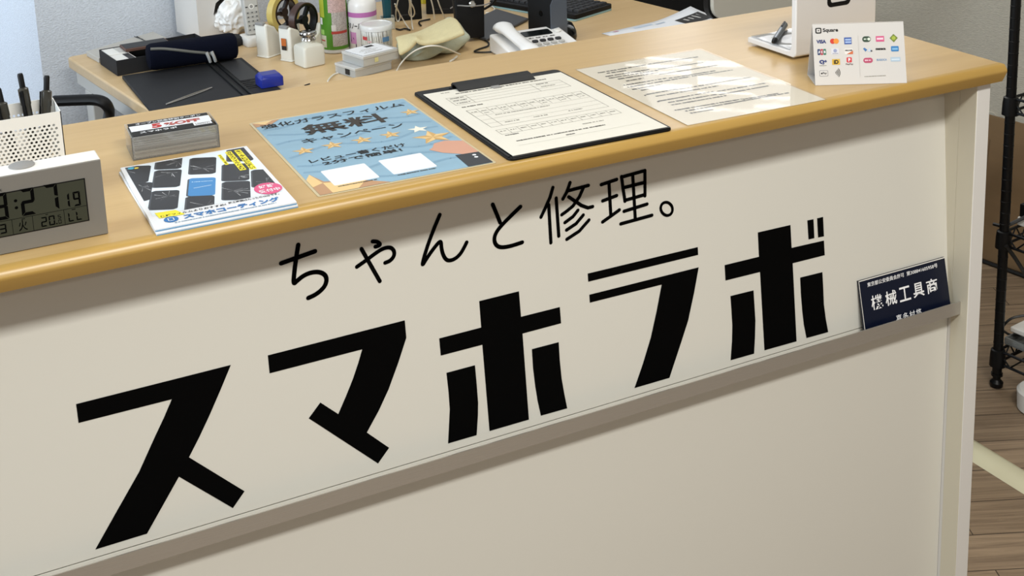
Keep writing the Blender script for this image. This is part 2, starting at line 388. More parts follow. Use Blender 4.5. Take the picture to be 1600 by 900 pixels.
TAGLINE = [
    (5.4, [[(370.5,282.9),(411.2,288.2)], [(392.3,300),(388.3,284.9),(384.6,269.2),(382.2,255.1),(387,258.4),(394.4,262.5),(402.2,264.3),(410.5,263.9),(417.3,261),(421.4,256.3),(421.7,250.5),(419,244.6),(413.4,240.1),(406,236.7),(398.1,235.1)]]),
    (4.9, [[(459.5,258.7),(471.3,263.9),(485.2,270.7),(493.5,273.7),(501.6,273.6),(506,270),(507.3,265.1),(505.5,260.3),(500.7,256.7),(494.6,255.8)], [(467,278.9),(486,235)], [(481.4,284.8),(486.4,283.7),(489.8,280.8),(490.2,278.7),(487.8,277.9),(484.2,277.9)]]),
    (4.9, [[(568.5,299.3),(559.1,283.1),(548.3,262.4),(539.7,240.5),(546.4,248.5),(553.6,256.3),(563.4,265.4),(567.5,266.7),(567.1,258.3),(568.6,249.2),(572,242.2),(577,239.9),(584.4,241),(591.4,245.5),(596.5,251.9),(600.6,258)]]),
    (5.2, [[(638.8,297.9),(642.3,287.7),(647,273.4)], [(676.1,287.5),(661.3,278),(649.1,269.8),(641,262.6),(637.5,255.7),(637.9,248.6),(642.2,243.2),(648.9,241.1),(657.1,240.6),(665.4,241),(675.1,241.9)]]),
    (4.6, [[(722.7,302.9),(717.8,291.1),(710.9,280),(703.3,268.5)], [(715.3,281.9),(714.8,232.8)], [(726.3,288.4),(726.5,239)], [(747.3,304.3),(741.4,292.6),(735.6,285.4)], [(743.8,294.5),(773.2,295.7)], [(766.1,294.7),(759.2,283.5),(749.3,273.6),(739.7,268.6),(732.6,265.6)], [(744,286.5),(752.7,279.2),(761.5,271.8),(770.5,266.9),(777.5,267.1)], [(756,266.7),(748.3,259.9),(736.4,254.6)], [(763.2,258.9),(752.2,249.9),(738,244.5)], [(770.9,250.7),(756.1,239.3),(737.6,232.4)]]),
    (4.7, [[(791.7,293.1),(814.8,295.4)], [(803.2,293),(803.1,262.7),(803.1,250.6)], [(792.4,271.6),(813.4,274.4)], [(790.5,244.1),(803,249.2),(816.1,254.8)], [(822.1,297.8),(823.4,281.3),(825.2,264.6)], [(822,297.1),(857.4,299.1),(855.4,265.7)], [(825.1,282.7),(855.7,283.5)], [(826.4,265.8),(854.7,267.3)], [(838.8,296.7),(838.9,268.3),(839,236.8)], [(822.8,251.6),(857.9,254.1)], [(817,236),(864.3,237.7)]]),
    (4, [[(896.2,239.9),(896,237.6),(895.2,235.6),(893.9,234),(892.1,232.9),(890,232.5),(887.6,232.6),(885.3,233.4),(883.1,234.8),(881.2,236.6),(879.7,238.8),(878.7,241.1),(878.2,243.5),(878.4,245.8),(879.2,247.8),(880.5,249.4),(882.3,250.5),(884.4,250.9),(886.7,250.8),(889.1,250),(891.3,248.7),(893.2,246.8),(894.8,244.7),(895.8,242.3),(896.2,239.9)]]),
]
for polys in BIG_LETTERS:
    b = MB()
    for q in polys: b.poly([(x/1000, y/1000) for x, y in q], .0005, None, PM)
    b.build('brand_letter', M_['vinyl'], up_pan, world=True)
for w, strokes in TAGLINE:
    b = MB()
    for q in strokes: b.stroke([(x/1000, y/1000) for x, y in q], w/1000, .0005, None, PM, smooth=2 if len(q) > 2 and abs(q[0][0]-q[-1][0])+abs(q[0][1]-q[-1][1]) > .5 and w > 4.8 else 0)
    b.build('tagline_character', M_['vinyl'], up_pan, world=True)

# ------------------------------------------------------------------ navy licence plate standing in the rail
yb, zb, yt = 1.3235, H-.3808, 1.3415
pl = thing('licence_plate', 'navy plate with white Japanese lettering standing in the steel rail', 'sign', (1.2805, yb, zb), rot=(-math.atan2(yt-yb, .080), 0, 0))
PW, PH = .163, .0822
def plate_M(z): return Matrix(((1, 0, 0, 0), (0, 0, -1, 0), (0, 1, 0, 0), (0, 0, 0, 1))) @ Matrix.Translation((0, 0, z))
PLM = plate_M(0)
MB().box((-PW/2, 0, -.0015), (PW/2, PH, .0015), None, PLM).build('board', mat('navy_acrylic', '#0b1226', .3), pl)
MB().rect(-PW/2+.0002, PH-.0016, PW/2-.0002, PH-.0002, .0017, None, PLM).rect(-PW/2+.0002, 0, -PW/2+.0012, PH, .0017, None, PLM).build('pale_edge', M_['white'], pl)
pr = MB()
pr.text('東京都公安委員会許可', -.0665, .0702, .0685, .0064, .0018, None, PLM, bold=.008)
pr.text('第308841605958号', .0068, .0702, .0592, .0064, .0018, None, PLM, bold=.008)
for i, ch in enumerate('機械工具商'): pr.text(ch, -.0635+i*.026, .0355, .0210, .0208, .0018, None, PLM, bold=.012)
for i, ch in enumerate('喜多村'): pr.text(ch, -.0225+i*.0125, .0085, .0105, .0105, .0018, None, PLM, bold=.006)
pr.text('悠', .0150, .0085, .0105, .0105, .0018, None, PLM, bold=.006)
pr.build('lettering', mat('white_lettering', '#f2f3f5', .5), pl)
NOTICE = [(-83.8, 117, -8.1, 119), (-4.2, 118.7, 79.8, 111.9), (-77.9, 108.3, -46.9, 106.2), (-84.2, 94.5, -14.6, 94.3), (-84.3, 84.8, -5.9, 83.8), (-4.7, 88.1, 69.6, 83.1), (-78.3, 74.4, -13.5, 73.5), (-73.5, 59.9, -45.3, 60.7), (-17.8, 64.3, 80.2, 60.9), (-82.6, 43.8, -18.9, 42.6), (-16, 40.8, 59.6, 38.3), (-82.6, 32.7, 12.5, 32.9), (16.8, 33.2, 82.5, 27.1), (-84.7, 20.2, -39.4, 22), (-78.5, 11, -65.9, 10.5), (-82.2, -9.6, -34.5, -9), (-36.7, -11.8, 82.3, -14.9), (-76, -23.4, 21.4, -27.2), (-84.5, -43.9, 1.5, -44.4), (5.8, -46.7, 83, -48.3), (-76.7, -55.7, -2.5, -59.3), (-0.7, -60.4, 79.8, -60.2), (-78.7, -67.1, 5.6, -70.3), (-83.6, -88.9, 14.2, -95.4), (14.2, -94, 70, -97), (-77.3, -98.7, 82.5, -102.2), (-76.6, -109.2, -42.9, -112.5)]

# ------------------------------------------------------------------ things on the counter
Z = H
def sheet_thing(name, label, cat, x, y, a, z=Z, group=None): return thing(name, label, cat, (x, y, z), a, group)
mm = .001
# blue flyer
fy = sheet_thing('campaign_flyer', 'laminated light blue flyer with gold stars and bold Japanese print on the counter', 'flyer', .5145, 1.4542, -.0231)
MB().prism(rrect(-.1078, -.1506, .1078, .1506, .003), .0002, .0007).build('laminate_sleeve', mat('laminate_edge', '#c4b48e', .25), fy)
bl = mat('sky_blue_print', '#86a8bc', .35, var=.05, vscale=14, stretch=(1, 3, 1))
p = MB(); p.rect(-.1045, -.1475, .1045, .1465, .0009, bl)
for k in range(7):
    y = -.12+k*.04; pts = [(-.1+i*.2/12, y+.012*sin(i*.8+k*1.7)) for i in range(13)]
    p.stroke(pts, .006, .00095, flat('#7699b0', .35), caps=False)
gold = flat('#c79e5c', .35); gold2 = flat('#e0bf83', .35); tan = flat('#b58a63', .35)
def gstar(x, y, r, rot=.1, mt=None):
    p.star(x, y, r, .0011, mt or gold2, rot=rot)
    if mt is None:
        for k in range(5):
            a = rot+k*2*pi/5
            p.add([(x, y, .0012), (x+r*sin(a), y+r*cos(a), .0012), (x+r*.42*sin(a+pi/5), y+r*.42*cos(a+pi/5), .0012)], [(0, 2, 1)], gold)
for x, y in ((-.0768, .0065), (-.0398, .0085), (-.0017, .0085), (.036, .010)): gstar(x, y, .0145)
gstar(.0915, .0845, .014); gstar(.074, .0122, .014, .1, flat('#e9e4d4', .35)); gstar(.0785, -.026, .026)
p.poly([(-.1045, .1465), (-.068, .1465), (-.083, .131), (-.1045, .127)], .00105, tan)
p.poly([(-.1045, .1465), (-.078, .1465), (-.091, .133)], .0011, gold2)
p.poly([(-.1045, -.1475), (-.1045, -.094), (-.096, -.078), (-.088, -.108), (-.045, -.128), (-.022, -.1475)], .00105, tan)
p.poly([(-.1045, -.094), (-.096, -.078), (-.0905, -.112), (-.1045, -.120)], .0011, gold2)
p.poly([(-.0905, -.112), (-.045, -.128), (-.06, -.1475), (-.09, -.1475)], .0011, gold2)
sk = flat('#c9957c', .4)
p.poly([(.056, -.069), (.063, -.063), (.07, -.05), (.085, -.047), (.1045, -.058), (.1045, -.108), (.085, -.104), (.066, -.087)], .00115, sk)
p.poly([(.1045, -.147), (.0735, -.147), (.0755, -.103), (.1045, -.1055)], .0012, flat('#26282c', .4))
for x, y in ((.0955, -.1135), (.0945, -.1215)): p.disc(x, y, .0025, .0013, M_['white_paper'])
ik = M_['ink']
p.text('強化ガラスフィルム', -.0985, .1140, .194, .0185, .0013, ik, bold=.012)
p.text('無料', -.0562, .0610, .113, .0420, .0013, flat('#2a2118'), bold=.022)
p.text('キャンペーン', -.0690, .0300, .133, .0190, .0013, ik, bold=.010)
p.text('レビュー書くだけ', -.0828, -.0418, .121, .0135, .0013, ik, bold=.018)
p.text('2分で簡単!', -.0712, -.0568, .099, .0125, .0013, ik, bold=.018)
for x in (-.0815, -.0108): p.prism(rrect(x, -.1275, x+.0535, -.0742, .002), .0009, .0013, M_['white_paper'])
p.dashes(-.079, -.1335, -.032, -.1335, .0026, .0013, M_['ink_mid']); p.dashes(-.008, -.1335, .039, -.1335, .0026, .0013, M_['ink_mid'])
p.build('printed_sheet', None, fy)

# coating brochures: a small pile
def brochure(z, x, y, a, label):
    b = sheet_thing('coating_brochure', label, 'brochure', x, y, a, z, 'coating brochures piled on the counter')
    q = MB(); q.prism(rrect(-.0755, -.1065, .0755, .1065, .0012), 0, .0030)
    q.build('pages', M_['white_paper'], b, bevel=.0004)
    q = MB(); q.box((-.0753, -.10665, .0002), (.0753, -.1064, .0014)); q.build('blue_back_cover', flat('#6f9fc4'), b)
    return b
brochure(Z+.0001, .3002, 1.3958, -.006, 'lowest brochure of the pile under the smartphone coating brochure')
b3 = brochure(Z+.0034, .3010, 1.3985, -.020, 'top smartphone coating brochure showing cracked black phones and one blue phone')
p = MB(); zt = .0031
from math import floor
def clip_poly(pts, x0, y0, x1, y1):
    for ax, v, sgn in ((0, x0, 1), (0, x1, -1), (1, y0, 1), (1, y1, -1)):
        out = []
        for i in range(len(pts)):
            a, b = pts[i], pts[(i+1) % len(pts)]
            ia, ib = sgn*(a[ax]-v) >= 0, sgn*(b[ax]-v) >= 0
            if ia: out.append(a)
            if ia != ib:
                t = (v-a[ax])/(b[ax]-a[ax]); out.append((a[0]+t*(b[0]-a[0]), a[1]+t*(b[1]-a[1])))
        pts = out
        if not pts: return []
    return pts
B0 = (-.0705, -.0685, .0705, .1020)
p.rect(*B0, zt+.0001, flat('#dbe6ee'))
dk = flat('#2b2b2e', .4); dk2 = flat('#1c1c1f', .4); crack = flat('#c9cbcd', .4)
def phone(cx, cy, w=.030, h=.058, col=None, t=-.42):
    e1 = Vector((cos(t), sin(t))); e2 = Vector((-.24, -.97)).normalized()
    base = [(cx+e1.x*a+e2.x*b, cy+e1.y*a+e2.y*b) for a, b in rrect(-w/2, -h/2, w/2, h/2, .004, 3)]
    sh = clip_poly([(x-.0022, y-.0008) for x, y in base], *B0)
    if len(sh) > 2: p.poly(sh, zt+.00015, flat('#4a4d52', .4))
    q = clip_poly(base, *B0)
    if len(q) > 2: p.poly(q, zt+.0002, col or dk)
    if col is None:
        rr = random.Random(int(cx*1e5)+int(cy*1e4)); ox, oy = rr.uniform(-.3, .3)*w, rr.uniform(-.3, .3)*h
        for k in range(9):
            a = rr.uniform(0, 2*pi); l = rr.uniform(.006, .024)
            s0 = (cx+ox, cy+oy); s1 = (s0[0]+l*cos(a), s0[1]+l*sin(a))
            d = clip_poly([s0, s1, (s1[0]+.0005, s1[1]+.0005)], max(B0[0], cx-w*.45), max(B0[1], cy-h*.42), min(B0[2], cx+w*.45), min(B0[3], cy+h*.42))
            if len(d) > 2: p.poly(d, zt+.00025, crack)
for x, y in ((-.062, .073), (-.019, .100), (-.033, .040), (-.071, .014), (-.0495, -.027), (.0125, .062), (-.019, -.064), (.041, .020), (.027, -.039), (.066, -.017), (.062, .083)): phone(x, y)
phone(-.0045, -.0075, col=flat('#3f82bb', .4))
p.dashes(-.012, .012, .010, .004, .0018, zt+.0003, flat('#b9d3e8')); p.rect(-.014, -.0085, .006, -.0075, zt+.0003, flat('#cfe0ee'))
yl = flat('#f1e22c', .5)
for x0, y0, x1, y1, s in ((.0357, .0495, .0399, .0895, 'スマホ'), (.0460, .0215, .0535, .0955, 'ガラスフィルムより'), (.0573, .0185, .0650, .0955, 'キズやヒビに強い')):
    p.rect(x0, y0, x1, y1, zt+.0004, yl)
    n = len(s); hgt = (y1-y0-.003)/n
    for i, ch in enumerate(s): p.text(ch, x0+.0008, y1-.0015-(i+1)*hgt+.0006, x1-x0-.0016, hgt-.0012, zt+.0005, ik, bold=.03)
p.disc(.0588, -.0520, .0152, zt+.0005, flat('#d3547f'), ry=.0185)
p.text('好評', .0500, -.0495, .018, .0100, zt+.0006, M_['white_paper'], bold=.025); p.text('受付中', .0470, -.0635, .0235, .0100, zt+.0006, M_['white_paper'], bold=.025)
p.poly([(-.0672, -.0620), (-.0455, -.0640), (-.039, -.0815), (-.0655, -.0795)], zt+.0004, yl)
p.text('保護フィルムよりおすすめ!', -.0640, -.0785, .0700, .0056, zt+.0005, ik, bold=.02)
p.text('施工時間はたったの10分です。', .0090, -.0765, .0560, .0056, zt+.0005, ik, bold=.02)
bb = flat('#2f6fae')
p.disc(-.0550, -.0887, .0075, zt+.0005, bb, ry=.0085); p.frame(-.0585, -.0935, -.0520, -.0840, .001, zt+.0006, M_['white_paper'])
p.text('スマホコーティング', -.0425, -.0950, .1040, .0130, zt+.0005, bb, bold=.045)
p.dashes(-.0535, -.1012, .0550, -.0998, .0022, zt+.0005, flat('#7f97ac'))
p.disc(-.0645, .0955, .0040, zt+.0005, flat('#4aa6c4')); p.disc(-.0590, .0935, .0028, zt+.0005, flat('#e0c64a'))
p.build('printed_cover', None, b3)

# coupon cards in a clear box
cb = thing('card_box', 'clear open-topped plastic box holding a thick stack of coupon cards', 'box', (.3030, 1.5680, Z), -.055)
q = MB(); bw, bd, bh = .0525, .0300, .0290
for lo, hi in (((-bw, -bd, .0002), (bw, bd, .0016)), ((-bw, -bd, .0016), (-bw+.0013, bd, bh)), ((bw-.0013, -bd, .0016), (bw, bd, bh)), ((-bw+.0013, -bd, .0016), (bw-.0013, -bd+.0013, bh)), ((-bw+.0013, bd-.0013, .0016), (bw-.0013, bd, bh))): q.box(lo, hi)
q.build('tray', M_['acrylic'], cb)
q = MB(); n = 26
for k in range(n):
    z = .0019+k*.00102; dx = random.uniform(-.0008, .0008); dy = random.uniform(-.0008, .0008)
    q.box((-.0490+dx, -.0272+dy, z), (.0490+dx, .0272+dy, z+.00085), flat(random.choice(['#a5a29b', '#8f8c86', '#6f6d69', '#bab7ae', '#55534f']), .6))
sc = q.build('coupon_card_stack'); sc['kind'] = 'stuff'; sc.location = (.3030, 1.5680, Z); sc.rotation_euler = (0, 0, -.055)
tag(sc, 'thick stack of grey-edged coupon cards inside the clear box', 'cards')
tc_ = thing('coupon_card', 'top black and white coupon card reading 5%OFF in red', 'card', (.3030, 1.5680, Z+.0287), -.055)
MB().box((-.0490, -.0272, 0), (.0490, .0272, .0007)).build('card', M_['ink'], tc_)
p = MB(); w = M_['white_paper']
p.rect(-.0488, -.0085, .0488, .0145, .0009, w)
p.text('オープン記念特別クーポン', -.0400, .0170, .0800, .0075, .0010, w, bold=.02)
p.text('5', -.0230, -.0060, .0120, .0180, .0011, flat('#b3261c'), bold=.06); p.text('%OFF', -.0080, -.0045, .0440, .0130, .0011, flat('#a8443a'), bold=.05)
p.text('スマホラボ', -.0400, -.0200, .0450, .0075, .0010, w, bold=.03)
p.rect(.0250, -.0215, .0470, -.0055, .0011, w); p.dashes(.0270, -.019, .0450, -.019, .002, .0012, M_['ink_mid']); p.dashes(.0270, -.015, .0450, -.015, .002, .0012, M_['ink_mid'])
p.build('print', None, tc_)

# clipboard and form
cl = thing('clipboard', 'black plastic clipboard holding a white form on the counter', 'clipboard', (.7487, 1.4490, Z), -.030)
MB().prism(rrect(-.1110, -.1560, .1110, .1590, .008), .0002, .0036).build('board', M_['black'], cl, bevel=.0008)
q = MB(); q.frame(-.1110, -.1560, .1110, .1590, .0035, .0040); 
q = MB()
for lo, hi in (((-.1105, -.150, .0036), (-.1068, .153, .0050)), ((-.1068, -.1556, .0036), (.1068, -.1525, .0050))): q.box(lo, hi)
q.build('raised_rim', M_['black'], cl, bevel=.0006)
q = MB(); prof = [(y-.0150, z) for y, z in [(.1630, .0036), (.1650, .0090), (.1600, .0125), (.1500, .0118), (.1400, .0085), (.1345, .0066), (.1350, .0058), (.1500, .0100), (.1590, .0095), (.1595, .0036)]]
n = len(prof); 
q.add([(-.058, y, z) for y, z in prof]+[(.058, y, z) for y, z in prof], [tuple(range(n)), tuple(range(n, 2*n))[::-1]]+[(i, n+i, n+(i+1) % n, (i+1) % n) for i in range(n)])
q.prism([(-.062, .1485), (.062, .1485), (.060, .1400), (-.060, .1400)], .0036, .0050)
q.build('clip', M_['black'], cl, bevel=.0006)
MB().box((-.0110, .1090, .0058), (.0010, .1260, .0066)).build('clip_tab', M_['grey'], cl)
fo = thing('application_form', 'white printed form with grey boxes held on the black clipboard', 'paper', (.7487, 1.4455, Z+.0051), -.030)
MB().box((-.1050, -.1485, 0), (.1050, .1385, .0004)).build('sheet', M_['paper'], fo)
p = MB(); g = M_['ink_grey']; z = .0006; lw = .0006
p.frame(-.0862, .0680, .0853, .1045, lw, z, g)
for y in (.0800, .0925): p.rect(-.0862, y, .0853, y+lw*.7, z, g)
p.rect(-.0580, .0680, -.0580+lw, .1045, z, g); p.rect(.0395, .0680, .0395+lw, .1045, z, g)
p.frame(-.0840, -.0400, .0840, .0400, lw, z, g)
p.rect(-.0680, -.0400, -.0680+lw, .0135, z, g)
for y in (.0100, -.0080, -.0240): p.rect(-.084, y, .084, y+lw*.7, z, g)
for k in range(13):
    x = -.084+k*.168/12; p.rect(x, .0135, x+lw, .0400, z, g); p.rect(x, -.0720, x+lw, -.0530, z, g)
    if k < 12:
        p.dashes(x+.003, .0280, x+.011, .0280, .0030, z, g); p.dashes(x+.003, -.0620, x+.011, -.0620, .003, z, g)
        if k % 2: p.dashes(x+.003, .0180, x+.010, .0180, .0026, z, g)
p.rect(-.084, .0260, .084, .0260+lw*.7, z, g)
p.rect(-.084, -.0535, .084, -.0535+lw, z, g); p.rect(-.084, -.0720, .084, -.0720+lw, z, g)
p.dashes(-.0660, .1155, .0710, .1155, .0040, z, M_['ink_mid'], gap=.3)
p.dashes(-.083, .1280, -.070, .1280, .0030, z, g); p.dashes(-.083, .0540, -.053, .0540, .0036, z, M_['ink_mid'])
for y in (.0975, .0860, .0735): p.dashes(-.082, y, -.062, y, .0032, z, M_['ink_mid'])
for y in (.0850,): p.dashes(.0480, y, .0700, y, .003, z, g)
p.dashes(.047, .0985, .065, .0985, .003, z, M_['ink_mid'])
for x in (-.060, -.02, .03): p.dashes(x, -.0310, x+.02, -.0310, .003, z, g)
p.dashes(-.058, .0030, .02, .0030, .003, z, g); p.dashes(-.0820, -.0790, -.0640, -.0790, .0030, z, M_['ink_mid'])
p.dashes(-.0790, -.1050, .0430, -.1050, .0036, z, M_['ink_mid'], gap=.3); p.dashes(-.017, -.1150, -.005, -.1150, .003, z, M_['ink_mid'])
p.rect(-.084, -.1200, .084, -.1200+lw, z, flat('#c9c5ba', .7)); p.dashes(.02, -.088, .05, -.088, .003, z, g)
p.build('printed_form', None, fo)

# laminated notice
no = thing('laminated_notice', 'laminated cream notice with lines of small print, shiny with reflections, beside the clipboard', 'notice', (.9911, 1.4419, Z), -.0329)
def wavy_sheet(w, h, nx, ny, fz):
    return MB().add([(-w/2+w*i/nx, -h/2+h*j/ny, fz(i/nx, j/ny)) for j in range(ny+1) for i in range(nx+1)],
        [(j*(nx+1)+i, j*(nx+1)+i+1, (j+1)*(nx+1)+i+1, (j+1)*(nx+1)+i) for j in range(ny) for i in range(nx)])
MB().box((-.1050, -.1485, .0004), (.1050, .1485, .0007)).build('sheet', mat('notice_paper', '#e4dccb', .7), no)
p = MB()
for x0, y0, x1, y1 in NOTICE: p.dashes(x0/1000, y0/1000-.0022, x1/1000, (y0*.5+y1*.5)/1000-.0022, .0042, .0010, M_['ink_mid'], gap=.3)
for y in (.1170, .0945, .0848, .0438, .0327, .0202, -.0126, -.0459, -.0889): p.rect(-.0870, y-.0015, -.0845, y+.0018, .0010, M_['ink'])
p.build('small_print', None, no)
wavy_sheet(.2145, .3013, 14, 20, lambda u, v: .0019+.0005*sin(u*9+v*4)*sin(v*13)).build('laminate_film', M_['film'], no, smooth=True)

# white tablet stand: base plate and upright
ts = thing('tablet_stand', 'white L-shaped tablet stand with a black square mark on its upright', 'stand', (1.1776, 1.4584, Z), 0)
pr_ = [(.1135, .0040), (.1135, .0125), (.0190, .0125), (.0140, .0138), (.0108, .0185), (.0105, .0240), (.0105, .1750), (0, .1750), (0, .0110), (.0018, .0065), (.0065, .0040)]
n = len(pr_); q = MB()
q.add([(0, y, z) for y, z in pr_]+[(.148, y, z) for y, z in pr_], [tuple(range(n))[::-1], tuple(range(n, 2*n))]+[(i, (i+1) % n, n+(i+1) % n, n+i) for i in range(n)])
q.build('bent_plate', mat('satin_white', '#dcd9d6', .4), ts, bevel=.0015)
for x in (.02, .128):
    for y in (.025, .10): MB().cyl((x, y, .0002), (x, y, .0042), .007).build('rubber_foot', M_['grey'], ts)
q = MB(); M2 = Matrix.Translation((.0775, -.0004, .0935)) @ Matrix.Rotation(pi/2, 4, 'X')
out = rrect(-.0215, -.0215, .0215, .0215, .0075); inn = rrect(-.0150, -.0150, .0150, .0150, .0035); n = len(out)
q.add([(x, y, 0) for x, y in out]+[(x, y, 0) for x, y in inn], [(i, (i+1) % n, n+(i+1) % n, n+i) for i in range(n)], None, M2)
q.prism(rrect(-.0055, -.0055, .0055, .0055, .0015), 0, .0002, None, M2)
q.build('square_mark', M_['black'], ts)
wavy = wavy_sheet(.142, .0930, 22, 16, lambda u, v: .0018*abs(sin(u*7+2*sin(v*5)))*(.4+.6*sin(v*6+u*3)**2))
g_ = thing('clear_sleeve', 'shiny crumpled clear sleeve lying on the base of the white stand', 'sleeve', (1.2520, 1.5236, Z+.0130))
MB().box((-.070, -.0455, 0), (.070, .0455, .0003)).build('insert', M_['white_paper'], g_)
o = wavy.build('film', clear_mat('crinkled_film', '#ffffff', .10, .08, bump=.8, bscale=24), g_, smooth=True); o.location.z = .0006
# stylus-like pen on it
a, b = onz(1208.5, 66, Z+.0195), onz(1227, 38, Z+.0195)
def pen(name, label, a, b, r, body, group=None):
    a, b = Vector(a), Vector(b); L = (b-a).length
    o = thing(name, label, 'pen', a); qm = (b-a).to_track_quat('Z', 'Y'); o.rotation_euler = qm.to_euler()
    ROOTM[o.name] = Matrix.Translation(a) @ qm.to_matrix().to_4x4()
    return o, L
o, L = pen('ballpoint_pen', 'short steel blue pen with a black tip lying on the white stand', a, b, .004, None)
MB().lathe([(.0042, .014), (.0046, L*.5), (.0046, L-.005), (.0036, L-.004), (.0036, L)], 20).build('barrel', mat('steel_blue', '#6d7681', .3, .6), o, smooth=True)
MB().lathe([(.0008, 0), (.0034, .003), (.0043, .0137)], 20).build('tip', M_['black'], o, smooth=True)
MB().box((-.0012, .0048, L-.034), (.0012, .0062, L-.006)).box((-.0012, .0035, L-.008), (.0012, .0062, L-.005)).build('clip', M_['black'], o)

# payment tent card
tn = thing('payment_tent_card', 'white folded card listing accepted payment logos in front of the white stand', 'card', (1.1221, 1.3473, Z), radians(-27.7))
TH, TD, TW = .0797, .0539, .1225
q = MB(); t = .0006
q.add([(0, 0, .0003), (TW, 0, .0003), (TW, TD/2, TH), (0, TD/2, TH)], [(0, 1, 2, 3)])
q.add([(0, TD, .0003), (TW, TD, .0003), (TW, TD/2, TH), (0, TD/2, TH)], [(1, 0, 3, 2)])
q.add([(0, 0, .0003), (TW, 0, .0003), (TW, TD, .0003), (0, TD, .0003)], [(3, 2, 1, 0)])
q.build('folded_card', mat('coated_card', '#c9c5c0', .5), tn, solid=.0006)
aT = math.atan2(TH, TD/2)
TM = Matrix.Rotation(aT, 4, 'X')
p = MB(); T = lambda *a_, **k: p.text(*a_, M=TM, **k); z = .0004
ink = M_['ink']; navy = flat('#1f2f6b'); red = flat('#b8433a'); grn = flat('#2e6b3c'); pk = flat('#c8507c'); 
mmv = lambda *v: [x/1000 for x in v]
p.prism(rrect(*mmv(3.7, 70.6, 11.9, 78.4), .0018), 0, z, ink, TM); p.prism(rrect(*mmv(5.3, 72.2, 10.3, 76.8), .0008), z, z+.0001, flat('#c9c5c0', .5), TM); p.rect(*mmv(7.0, 73.8, 8.7, 75.3), z+.0002, ink, TM)
T('Square', *mmv(13.8, 71.0, 20.5, 6.6), z, ink, bold=.03)
T('VISA', *mmv(4.4, 57.0, 13, 5.0), z, navy, bold=.05)
p.disc(*mmv(26.3, 59.6, 3.6), z, flat('#c8321f'), TM); p.disc(*mmv(30.9, 59.6, 3.6), z+.0001, flat('#e08a2c'), TM)
p.rect(*mmv(41.8, 55.0, 51.6, 64.2), z, flat('#2d4f97'), TM); p.rect(*mmv(43, 59.9, 51, 62.3), z+.0001, flat('#9cb2d8'), TM); p.rect(*mmv(43, 56.6, 51, 58.9), z+.0001, flat('#9cb2d8'), TM)
for i, c_ in enumerate(('#26375f', '#a83a46', '#2f6e58')):
    p.prism(rrect(*mmv(5.2+i*3.9, 41.3, 8.8+i*3.9, 49.5), .001), 0, z, flat(c_), TM); p.text('JCB'[i], *mmv(5.9+i*3.9, 43.8, 2.2, 3.2), z+.0002, M_['white_paper'], TM, bold=.06)
p.prism(rrect(*mmv(23.6, 41.5, 34.2, 49.8), .001), 0, z, flat('#cfced4'), TM); p.disc(*mmv(28.9, 46.6, 2.4), z+.0001, flat('#8f96b5'), TM); p.rect(*mmv(25, 42.4, 33, 43.4), z+.0001, flat('#9a9aa4'), TM)
p.prism(rrect(*mmv(41.6, 41.3, 52.8, 49.0), .001), 0, z, flat('#ded9d3'), TM); p.poly([tuple(mmv(*q_)) for q_ in ((44, 41.4), (52.7, 41.4), (52.7, 46))], z+.0001, flat('#c7622e'), TM); T('DISCOVER', *mmv(42.2, 45.6, 10, 1.9), z+.0002, ink, bold=.05)
T('Q', *mmv(6.8, 28.4, 7, 6.4), z, navy, bold=.08); T('+', *mmv(13.6, 31.0, 3.4, 3.4), z, navy, bold=.08); p.dashes(*mmv(6.6, 26.4, 16.4, 26.4, 1), z, M_['ink_grey'], TM)
p.rect(*mmv(24.0, 27.6, 34.6, 35.3), z, flat('#cfa52c'), TM); T('iD', *mmv(26.2, 28.6, 6.4, 5.6), z+.0001, ink, bold=.05)
p.prism(rrect(*mmv(43.6, 30.2, 50.6, 37.2), .0012), 0, z, flat('#c8323a'), TM); T('P', *mmv(45.8, 31.4, 3, 4.6), z+.0002, M_['white_paper'], bold=.06); T('PayPay', *mmv(42.3, 26.4, 10, 2.6), z, flat('#5b4a4a'), bold=.03)
p.prism(rrect(*mmv(6.2, 12.4, 17.8, 20.4), .0015), 0, z, flat('#77777a'), TM); p.prism(rrect(*mmv(6.7, 12.9, 17.3, 19.9), .0012), z, z+.0001, flat('#c9c5c0', .5), TM); p.disc(*mmv(9.2, 16.3, 1.1), z+.0002, ink, TM); T('Pay', *mmv(10.6, 14.6, 5.6, 3.4), z+.0002, ink, bold=.03)
for k in range(4): p.stroke([((27.0+(1.4+k*1.8)*cos(a_))/1000, (16.8+(1.4+k*1.8)*sin(a_)*1.15)/1000) for a_ in [-.75+i*.25 for i in range(7)]], .0008, z, ink, TM)
p.rect(*mmv(60.4, 10, 60.8, 66.5), z, flat('#bdbab5'), TM)
p.prism(rrect(*mmv(66.2, 57.2, 77.4, 65.0), .0038), 0, z, flat('#27402c'), TM); p.disc(*mmv(75.0, 61.1, 1.9), z+.0001, flat('#d7e0cf'), TM); p.dashes(*mmv(68.2, 60.2, 72.4, 60.2, 2), z+.0001, flat('#c9d6c6'), TM)
p.rect(*mmv(84.4, 57.2, 95.4, 64.8), z, pk, TM); p.rect(*mmv(85.6, 59.8, 94.2, 62.6), z+.0001, flat('#e8c4d0'), TM)
p.poly([tuple(mmv(*q_)) for q_ in ((108.2, 55.8), (113.8, 61.6), (108.2, 67.2), (102.8, 61.6))], z, flat('#6c7c24'), TM); p.disc(*mmv(108.2, 61.6, 2.6), z+.0001, flat('#9fae3a'), TM)
